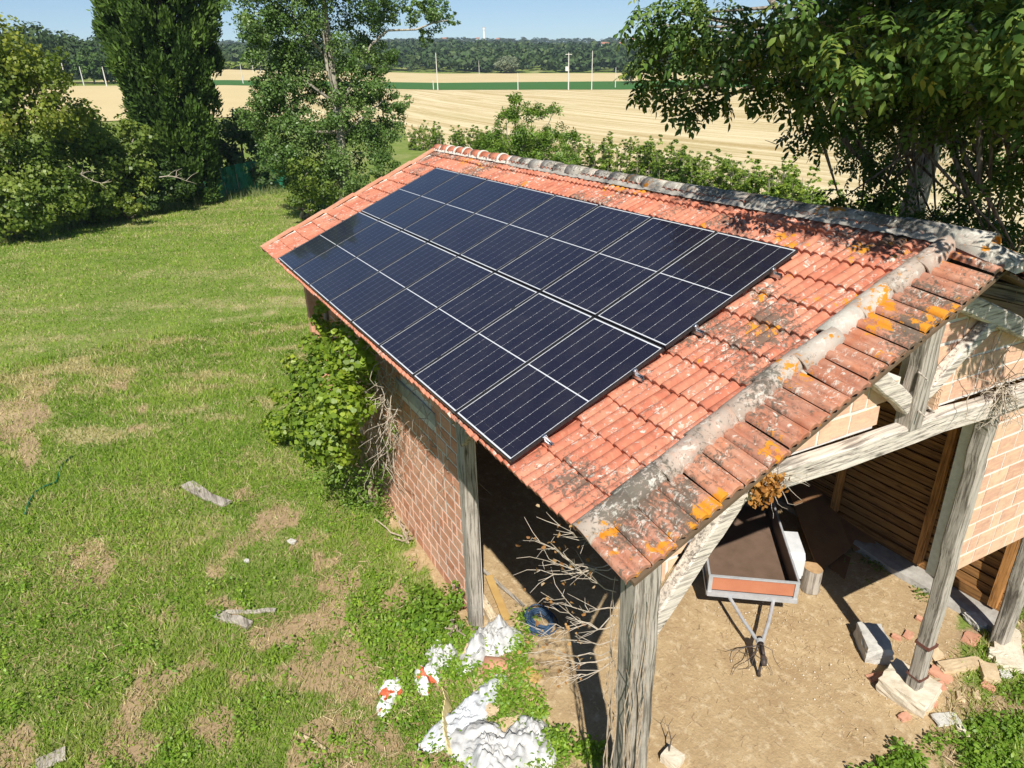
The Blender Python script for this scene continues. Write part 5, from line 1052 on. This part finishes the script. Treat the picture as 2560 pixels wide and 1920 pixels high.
# straw and fine twigs on the earth
n = 5200; px_ = rng.uniform(-2.6, 8, n); py_ = rng.uniform(-7.2, .2, n); P_ = np.stack([px_, py_, np.full(n, .012)], 1); a_ = rng.uniform(0, 6.28, n); tg = np.stack([np.cos(a_), np.sin(a_), rng.normal(0, .15, n)], 1)
V, T_, C_ = inst([(-.5, -.02, 0), (.5, -.015, 0), (.5, .015, .03), (-.5, .02, .01)], [(0, 1, 2), (0, 2, 3)], P_, bases(np.array([0, 0, 1.])+rng.normal(0, .3, (n, 3)), tg), rng.uniform(.03, .12, n), np.array([(.50, .36, .18), (.30, .19, .10), (.60, .47, .28), (.22, .14, .08)])[rng.integers(0, 4, n)])
me_ = np_mesh('straw_litter', V, T_, C_); me_.materials.append(MAT['pebble']); tag(link('straw_litter', me_), kind='stuff')
# dry stick standing by the stone
mb = MB(); P0 = [at(1665, 1905, .02), at(1672, 1880, .12), at(1678, 1850, .22), at(1670, 1815, .3)]; mb.tube(P0, [.010, .009, .008, .004], 5); mb.tube([P0[2], at(1690, 1835, .3)], [.006, .003], 5); mb.tube([P0[3], at(1650, 1800, .34)], [.004, .002], 4); mb.tube([P0[3], at(1683, 1795, .34)], [.004, .002], 4); tag(mb.build('stick', m_plain('dark_twig', (.10, .075, .055), None, 20), None, P0[0]), 'dark forked stick standing by a cream stone in the yard', 'stick')
# --- timber ends behind the wall post
MAT['plank'] = m_wood('pale_plank', 0, (.56, .45, .29), (.40, .30, .18), 1, .3); MAT['plank_grey'] = m_wood('weathered_plank', 0, (.40, .36, .30), (.22, .19, .15), 1, .7); MAT['ochre'] = m_plain('ochre_plank', (.50, .33, .12), (.42, .26, .09), 5, .7)
def plank(p0, p1, w_, h_, mat, label, up=(0, 0, 1), jit=.002): return tag(MB().beam(p0, p1, w_, h_, up, 5, jit).build('plank', MAT[mat], None, np.array(p0)), label, 'plank')
plank(at(1235, 1550, .06), at(1198, 1470, .22)+np.array([.5, .05, .1]), .13, .11, 'plank', 'square pale timber end on the ground behind the wall post')
plank(at(1268, 1550, .04), at(1222, 1440, .10), .12, .03, 'ochre', 'ochre plank with a rounded end lying beside the pale timber')
plank(at(1310, 1515, .03), at(1190, 1410, .12), .05, .03, 'plank_grey', 'thin grey lath crossing behind the ochre plank')
# --- coil of blue cable
mb = MB(); cc_ = at(1350, 1565, .0)
for i in range(16):
    r_ = rng.uniform(.17, .26); ox, oy, oz = rng.normal(0, .025), rng.normal(0, .025), rng.uniform(.02, .16); tx, ty = rng.normal(0, .15), rng.normal(0, .15)
    mb.tube([cc_+np.array([ox+r_*math.cos(a), oy+r_*math.sin(a)*.85, max(.012, oz+r_*(tx*math.cos(a)+ty*math.sin(a)))]) for a in np.linspace(0, 6.283, 22)], .010, 5, False)
mb.tube([cc_+np.array([.2, 0, .05]), cc_+np.array([.3, -.25, .012]), cc_+np.array([.15, -.5, .012])], .010, 5)
tag(mb.build('cable_coil', m_plain('blue_cable', (.045, .09, .16), (.03, .06, .11), 20, .5, .4), None, cc_, smooth=True), 'coil of dark blue cable on the barn floor edge', 'cable')
# --- crumpled plastic sheeting and bags
MAT['plastic'] = m_plain('white_plastic', (.52, .52, .51), (.42, .42, .41), 6, .4, .4); MAT['greysheet'] = m_plain('grey_sheet', (.55, .57, .60), (.46, .48, .50), 6, .5, .3)
def crumple(name, c, rx, ry, h_, rot, mat, label, cat='plastic sheet', seed=0, na=64, nr=22, holes=0):
    g = np.random.default_rng(seed); V, Fc, Cc = [], [], []; ph = g.uniform(0, 6.28, 6); c = np.array(c, float)
    for j in range(nr+1):
        r_ = j/nr
        for i in range(na):
            a = 6.2832*i/na; edge = 1+.24*math.sin(2*a+ph[0])+.16*math.sin(3*a+ph[1])+.10*math.sin(5*a+ph[2])+.16*(float(fbm(np.array([3*math.cos(a)+seed*7]), np.array([3*math.sin(a)+50]), 3)[0])-.5)*2
            x, y = rx*r_*edge*math.cos(a), ry*r_*edge*math.sin(a)
            n1 = float(fbm(np.array([x*5+seed*3.1]), np.array([y*5+seed]), 3)[0]); n2 = float(fbm(np.array([x*24+seed]), np.array([y*24]), 3)[0])
            z = h_*((1-r_**2.2)*(.2+1.9*abs(n1-.5)*2) + .6*abs(n2-.5)*2*(1-.4*r_)); V.append((x, y, max(.004, z+.045*(1-r_**6))))
    for j in range(nr):
        for i in range(na): Fc.append((j*na+i, j*na+(i+1) % na, (j+1)*na+(i+1) % na, (j+1)*na+i))
    m_ = MB().add(V, Fc).mesh(name, smooth=True); m_.materials.append(mat if not isinstance(mat, str) else MAT[mat]); o = link(name, m_, None, None, Matrix.Translation(c) @ Matrix.Rotation(rot, 4, 'Z')); return tag(o, label, cat)
crumple('plastic_sheet', at(1225, 1610), .50, .34, .19, R(-50), 'plastic', 'bright white crumpled sheet heaped at the foot of the wall post', seed=1)
crumple('plastic_sheet', at(1102, 1645), .20, .24, .20, R(20), 'plastic', 'small round bundle of white plastic film on the grass', seed=2)
crumple('plastic_sheet', at(1235, 1885), .48, .52, .20, R(10), 'plastic', 'large spread of crumpled white sheeting at the bottom of the weed strip', seed=3)
crumple('plastic_sheet', at(1330, 1850), .36, .26, .16, R(-30), 'plastic', 'torn strip of white film between the large sheeting and the corner post', seed=4)
crumple('plastic_sheet', at(1165, 1790), .24, .62, .13, R(22), 'greysheet', 'long grey-white sheet lying above the large white sheeting', seed=5)
k = NT('red_white_print'); w = k.coord('Object', (6, 4, 1)); c = k.ramp(k.noise(w, 1.0, 2, .4), [(.0, (.55, .12, .05)), (.43, (.68, .68, .67))], True); k.base(c); k.set(.45, .4); MAT['bagprint'] = k.m
crumple('plastic_bag', at(975, 1740), .15, .27, .10, R(35), 'bagprint', 'torn red and white sack lying alone on the grass', 'sack', seed=6)
crumple('plastic_bag', at(1065, 1695), .28, .16, .10, R(-15), 'bagprint', 'crumpled red and white sack next to the white film bundle', 'sack', seed=7)
# yellow ribbed strip standing on edge
V, Fc = [], []; P0 = [at(u, v, 0) for u, v in ((1118, 1735), (1128, 1775), (1122, 1815), (1124, 1850), (1136, 1895))]; n = 40
for i in range(n+1):
    s_ = i/n*4; j = min(int(s_), 3); p = P0[j]+(P0[j+1]-P0[j])*(s_-j); w_ = .10*math.sin(math.pi*min(1, (i/n)*.9+.08))**.7+.02
    for q in (0, 1): V.append(p+np.array([.04*q, .06*q, .03+q*w_*1.6]) + np.array([.006*math.sin(i*1.7), 0, .01*math.sin(i*1.7)]))
for i in range(n): Fc.append((2*i, 2*i+2, 2*i+3, 2*i+1))
o = MB().add(V, Fc).build('edging_strip', m_plain('yellow_strip', (.72, .60, .30), (.55, .44, .2), 12, .6), None, P0[0]); md = o.modifiers.new('thickness', 'SOLIDIFY'); md.thickness = .012; tag(o, 'yellow ribbed foam strip curving along the grey sheet', 'strip')
# terracotta pipe shard, yellow board pieces
mb = MB(); c_ = at(1240, 1668, 0); V, Fc = [], []
for i in range(11):
    a = -1.2+2.4*i/10
    for L_ in (0, .34):
        for r_ in (.17, .15): V.append(c_+np.array([math.cos(.9), math.sin(.9), 0])*(L_-.17)+np.array([-math.sin(.9), math.cos(.9), 0])*r_*math.sin(a)+np.array([0, 0, r_*math.cos(a)-.05]))
for i in range(10):
    b = i*4; Fc += [(b, b+4, b+6, b+2), (b+1, b+3, b+7, b+5), (b, b+1, b+5, b+4), (b+2, b+6, b+7, b+3)]
Fc += [(0, 2, 3, 1), (40, 41, 43, 42)]
tag(mb.add(V, Fc).build('tile_shard', MAT['terra'], None, c_, smooth=True), 'curved pinkish roof tile lying in the weeds near the white sheet', 'tile')
plank(at(1192, 1700, .03), at(1205, 1752, .03), .17, .025, 'plank', 'pale yellow board piece standing out of the weeds below the roof tile')
rock('brick_piece', at(1225, 1780), (.2, .13, .08), .4, 'paleterra', 'pale yellow brick piece below the yellow board', 'brick', .04)
rock('brick_piece', at(1275, 1818), (.36, .22, .06), R(70), 'paleterra', 'cream flat slab lying above the large white sheeting', 'slab', .04)
rock('brick_piece', at(1180, 1635), (.2, .16, .12), .8, 'paleterra', 'rounded cream stone between the white bundle and the white heap', 'stone', .06)
rock('brick_piece', at(1330, 1690), (.24, .16, .05), .3, 'ochre', 'small ochre flake on the earth left of the dead vine', 'rubble', .06)
# --- old planks lying in the lawn
plank(at(462, 1212, .05), at(566, 1262, .05), .20, .05, 'plank_grey', 'weathered grey plank lying in the green lawn', jit=.008)
plank(at(478, 1204, .04), at(520, 1235, .04), .09, .04, 'plank_grey', 'broken plank splinter beside the weathered grey plank', jit=.008)
plank(at(540, 1535, .05), at(622, 1560, .06), .14, .06, 'plank_grey', 'short split log lying in the patchy grass', jit=.01)
plank(at(560, 1530, .03), at(690, 1526, .03), .07, .035, 'plank_grey', 'thin bleached lath behind the short split log', jit=.006)
plank(at(90, 1915, .04), at(165, 1882, .05), .20, .03, 'plank_grey', 'grey board end half hidden in grass at the lawn corner', jit=.006)
plank(at(745, 1832, .02), at(822, 1878, .03), .04, .03, 'plank', 'thin pale stick lying on the dry weeds', jit=.006)
rock('rubble_stone', at(730, 1356), (.14, .09, .05), .5, 'stone_grey', 'small white stone alone in the weeds below the vine', 'stone', .08)
rock('rubble_stone', at(617, 1404), (.08, .07, .04), .2, 'stone_grey', 'tiny white stone near the bare soil mound', 'stone', .08)
# green garden hose
mb = MB(); mb.tube([at(u, v, .03) for u, v in ((62, 1285), (72, 1255), (90, 1228), (112, 1215), (140, 1205))]+[at(155, 1160, .02), at(180, 1140, .02)], .018, 6); tag(mb.build('garden_hose', m_plain('green_hose', (.02, .13, .06), None, 9, .5), None, at(62, 1285), smooth=True), 'short length of green garden hose arching out of the grass', 'hose')
# --- green netting at the back of the lawn
k = NT('green_netting'); k.base((.03, .24, .14)); k.set(.7, .2); tn = k.n('ShaderNodeBsdfTransparent'); mx = k.n('ShaderNodeMixShader'); w = k.coord('Object', (1, 1, 1)); mx.inputs[0].default_value = .75
k.l(tn.outputs[0], mx.inputs[1]); k.l(k.b.outputs[0], mx.inputs[2]); k.l(mx.outputs[0], k.out.inputs[0]); MAT['net'] = k.m
def netting(top, bot, z0, label):
    V, Fc, n, mrow = [], [], 40, 7; b = [at(u, v, 0) for u, v in bot]; ts = np.linspace(0, len(b)-1, n+1); hs = np.interp(ts, range(len(top)), top)
    for i, s_ in enumerate(ts):
        j = min(int(s_), len(b)-2); p = b[j]+(b[j+1]-b[j])*(s_-j)
        for q in range(mrow+1): f = q/mrow; V.append(p+np.array([.12*math.sin(i*1.1+q)*f+rng.normal(0, .03), .05*math.sin(i*.7), hs[i]*f]))
    for i in range(n):
        for q in range(mrow): Fc.append((i*(mrow+1)+q, (i+1)*(mrow+1)+q, (i+1)*(mrow+1)+q+1, i*(mrow+1)+q+1))
    t_ = thing('garden_netting', b[0], label, 'netting'); MB().add(V, Fc).build('net', MAT['net'], t_)
    for j in range(len(b)): MB().tube([b[j]+np.array([0, 0, -.1]), b[j]+np.array([0, 0, top[j]+.05])], .025, 6).build('stake', MAT['twig'], t_)
netting((1.1, 1.4, 1.7, 1.0), ((500, 510), (515, 508), (545, 502), (568, 494)), 0, 'sagging green garden netting at the foot of the conifer')
netting((1.9, 2.1, 2.2, 2.0, 1.9), ((562, 490), (600, 486), (640, 480), (680, 474), (720, 470)), 0, 'stretch of green garden netting below the pale shrub')

# ================================================================== LAWN AND WEEDS
def view_pts(n, r0, r1, pw, pad=.06):
    a_lo, a_hi = (R(-80), R(26)) if r1 < 30 else (A(1300), A(-140))
    a = rng.uniform(a_lo-pad, a_hi+pad, n); u_ = rng.random(n); r_ = (r0**pw+u_*(r1**pw-r0**pw))**(1/pw); return CAM[0]+r_*np.cos(a), CAM[1]+r_*np.sin(a), r_
def gz(x, y): return TH(x, y)+(fbm(x*.8, y*.8, 3)-.5)*.07*(1-dirt_mask(x, y))+(fbm(x*2.6, y*2.6, 3)-.5)*.035
def in_barn(x, y): return (x > -1.1) & (x < 9.9) & (y < -.9) & (y > -7.7)
def blades(n, r0, r1, pw, hlo, hhi, wk, name):
    x, y, r_ = view_pts(n, r0, r1, pw); d, dr2, ba = dirt_mask(x, y), dry_mask(x, y), bare_mask(x, y)
    hedge_ok = ~((x > 12) & (y < -22)); keep = (rng.random(n) > np.clip(d*1.3, 0, 1)) & (rng.random(n) > ba*.62) & (~in_barn(x, y)) & hedge_ok; x, y, r_, dr2, ba = x[keep], y[keep], r_[keep], dr2[keep], ba[keep]; n = len(x)
    lush = fbm(x*.55+20, y*.7+5, 3); P_ = np.stack([x, y, gz(x, y)-.01], 1); up = np.array([0, 0, 1.])+rng.normal(0, .55, (n, 3))*np.array([1, 1, .1]); nr_ = rng.normal(size=(n, 3)); sc = rng.uniform(hlo, hhi, n)*(1+.035*r_)*(.6+.8*lush); wd = wk*(1+.11*r_)*rng.uniform(.7, 1.4, n)
    g = np.array([(.13, .23, .022), (.20, .32, .034), (.275, .39, .055), (.34, .42, .085)]); k_ = np.clip((lush*1.5-.3+rng.normal(0, .25, n))*3, 0, 2.99); i0 = k_.astype(int); f = (k_-i0)[:, None]; col = g[i0]*(1-f)+g[i0+1]*f
    dc = np.array([(.48, .42, .21), (.40, .37, .16), (.56, .49, .28)])[rng.integers(0, 3, n)]; m_ = (rng.random(n) < np.clip(dr2*.8+ba*.7+.12, 0, 1))[:, None]; col = np.where(m_, dc, col)*rng.uniform(.8, 1.2, (n, 1))
    bs = bases(nr_-up*np.sum(nr_*up, 1, keepdims=True)/np.sum(up*up, 1, keepdims=True), up); V, T_, C_ = inst([(0, -.5, 0), (0, .5, 0), (1, 0, .15)], [(0, 1, 2)], P_, bs, np.stack([sc, wd, sc], 1), col)
    me_ = np_mesh(name, V, T_, C_); me_.materials.append(MAT['grass']); return tag(link(name, me_), kind='stuff')
blades(470000, 4.6, 24, .8, .04, .11, .009, 'lawn_grass')
blades(190000, 20, 62, .9, .03, .06, .008, 'lawn_grass')
def weeds(name, pts, n_leaf, size, pal, hgt=.1, shape=OVAL, spread=.12, label=None):
    pts = np.asarray(pts); n = len(pts); ctr = np.repeat(pts, n_leaf, 0); N = len(ctr); a = rng.uniform(0, 6.28, N); rr = spread*np.sqrt(rng.random(N))
    P_ = np.stack([ctr[:, 0]+rr*np.cos(a), ctr[:, 1]+rr*np.sin(a), gz(ctr[:, 0], ctr[:, 1])+.015+hgt*rng.random(N)*np.repeat(rng.uniform(.4, 1.3, n), n_leaf)], 1); nr_ = np.array([0, 0, 1.1])+rng.normal(0, .55, (N, 3)); tg = np.stack([np.cos(a), np.sin(a), rng.normal(.2, .3, N)], 1)
    pal = np.array(pal); k_ = np.clip((np.repeat(rng.random(n), n_leaf)*.6+rng.random(N)*.45)*(len(pal)-1), 0, len(pal)-1.001); i0 = k_.astype(int); f = (k_-i0)[:, None]; col = (pal[i0]*(1-f)+pal[i0+1]*f)*rng.uniform(.8, 1.2, (N, 1))
    V, T_, C_ = inst(shape[0], shape[1], P_, bases(nr_, tg), size*rng.uniform(.5, 1.3, N), col); me_ = np_mesh(name, V, T_, C_); me_.materials.append(MAT['leaf']); return tag(link(name, me_), label, kind='stuff')
WEED = [(.09, .18, .016), (.155, .28, .026), (.24, .37, .04), (.33, .43, .06)]
x, y, r_ = view_pts(32000, 4.6, 22, .8); d, ba = dirt_mask(x, y), bare_mask(x, y); ln = fbm(x*.7+11, y*.7+3, 4)
kp = (d < .3) & (~in_barn(x, y)) & (rng.random(len(x)) > ba*.8) & (rng.random(len(x)) < np.clip((ln-.41)*5, 0, 1)*np.clip((20-x)/9, .05, 1)) & (y > -2.2); weeds('lawn_weeds', np.stack([x, y], 1)[kp], 9, .038, WEED, .06, OVAL, .09)
# rougher tufts and dead stalks in the foreground
x, y, r_ = view_pts(5200, 4.6, 15, .9); ln = fbm(x*1.1+31, y*1.1+9, 4); kp = (dirt_mask(x, y) < .25) & (~in_barn(x, y)) & (ln > .55) & (y > -1.5) & (x < 11); weeds('tall_weeds', np.stack([x, y], 1)[kp], 12, .055, WEED, .13, OVAL, .1)
x, y, r_ = view_pts(26000, 4.6, 15, .9); ln = fbm(x*.9+3, y*.9+90, 4); kp = (dirt_mask(x, y) < .6) & (~in_barn(x, y)) & (ln > .5) & (x < 10.5); x, y = x[kp], y[kp]; n = len(x); a_ = rng.uniform(0, 6.28, n); tg = np.stack([np.cos(a_), np.sin(a_), rng.normal(.25, .25, n)], 1)
V, T_, C_ = inst([(-.5, -.03, 0), (.5, -.02, .02), (.5, .02, .04), (-.5, .03, .01)], [(0, 1, 2), (0, 2, 3)], np.stack([x, y, gz(x, y)+.035], 1), bases(np.array([0, 0, 1.])+rng.normal(0, .4, (n, 3)), tg), rng.uniform(.05, .17, n), np.array([(.40, .30, .17), (.26, .18, .10), (.52, .42, .25), (.34, .22, .12)])[rng.integers(0, 4, n)])
me_ = np_mesh('dead_stalks', V, T_, C_); me_.materials.append(MAT['pebble']); tag(link('dead_stalks', me_), kind='stuff')
# lush weeds before the gable, right; and scattered brambles in the litter strip
q = np.array([at(u, v)[:2] for u, v in zip(rng.uniform(2130, 2600, 1500), rng.uniform(1660, 1960, 1500))]); lim = np.array([(1905-.62*(u-2130)) for u in (1280+F_PX*(((np.c_[q, np.zeros(len(q))]-CAM)@CR)/((np.c_[q, np.zeros(len(q))]-CAM)@CF)))]); vv = 960-F_PX*(((np.c_[q, np.zeros(len(q))]-CAM)@CU)/((np.c_[q, np.zeros(len(q))]-CAM)@CF)); n_ = fbm(q[:, 0]*2.2, q[:, 1]*2.2, 3)
weeds('gable_weeds', q[(vv > lim+40+(n_-.5)*240) & (n_ > .46)], 12, .062, [(.08, .16, .016), (.13, .24, .022), (.19, .31, .032), (.26, .37, .05)], .11, OVAL, .12)
strip = []
for u, v, su, sv, n in ((1250, 1700, 60, 40, 60), (1290, 1760, 50, 40, 50), (1300, 1640, 30, 40, 40), (1400, 1870, 60, 30, 45), (1480, 1890, 25, 20, 25), (1150, 1680, 40, 30, 45), (1340, 1790, 30, 15, 16), (1200, 1620, 40, 20, 20), (1060, 1640, 60, 60, 70), (1000, 1690, 70, 60, 70), (1120, 1600, 40, 40, 60), (960, 1560, 90, 80, 60), (1310, 1560, 20, 20, 14)):
    strip += [at(a, b)[:2] for a, b in zip(rng.normal(u, su*.6, n), rng.normal(v, sv*.6, n))]
weeds('bramble_weeds', strip, 11, .062, WEED, .16, OVAL, .13)
q = [at(a, b)[:2] for a, b in zip(rng.normal(2200, 45, 60), rng.normal(1385, 25, 60))]+[at(a, b)[:2] for a, b in zip(rng.normal(2300, 12, 10), rng.normal(1487, 8, 10))]; weeds('floor_weeds', q, 8, .05, GREEN_MID, .06, OVAL, .1)
# tall pale grass at the scrub edge
x = rng.uniform(30, 56, 26000); y = rng.uniform(-14, 12, 26000); e = np.interp(y, [-10, -4, 2, 8, 12], [50.5, 48, 44.5, 41.0, 39.5]); kp = (x > e-.9+rng.normal(0, .3, len(x))) & (x < e+3); x, y = x[kp], y[kp]; n = len(x)
up = np.array([0, 0, 1.])+rng.normal(0, .25, (n, 3)); nr_ = rng.normal(size=(n, 3)); h_ = rng.uniform(.25, .8, n); col = np.array([(.12, .18, .05), (.20, .24, .09), (.28, .30, .16)])[rng.integers(0, 3, n)]
V, T_, C_ = inst([(0, -.5, 0), (0, .5, 0), (1, 0, .2)], [(0, 1, 2)], np.stack([x, y, np.zeros(n)], 1), bases(np.cross(up, nr_), up), np.stack([h_, np.full(n, .05), h_], 1), col); me_ = np_mesh('edge_grass', V, T_, C_); me_.materials.append(MAT['grass']); tag(link('edge_grass', me_), kind='stuff')

# ------------------------------------------------------------------ summer haze in the air between here and the hills
zmin = float(min(Z.min(), 0))-1.0; zmax = float(Z.max())+40
hz_ = MB().box((CAM[0], CAM[1], (zmin+zmax)/2), (5600, 5600, zmax-zmin)).mesh('haze'); hm = bpy.data.materials.new('haze'); hm.use_nodes = True; hm.node_tree.nodes.clear()
ho = hm.node_tree.nodes.new('ShaderNodeOutputMaterial'); pv = hm.node_tree.nodes.new('ShaderNodeVolumePrincipled'); pv.inputs['Color'].default_value = (.66, .84, 1.0, 1); pv.inputs['Density'].default_value = .00016; hm.node_tree.links.new(pv.outputs[0], ho.inputs['Volume'])
hz_.materials.append(hm); tag(link('haze', hz_), kind='stuff')
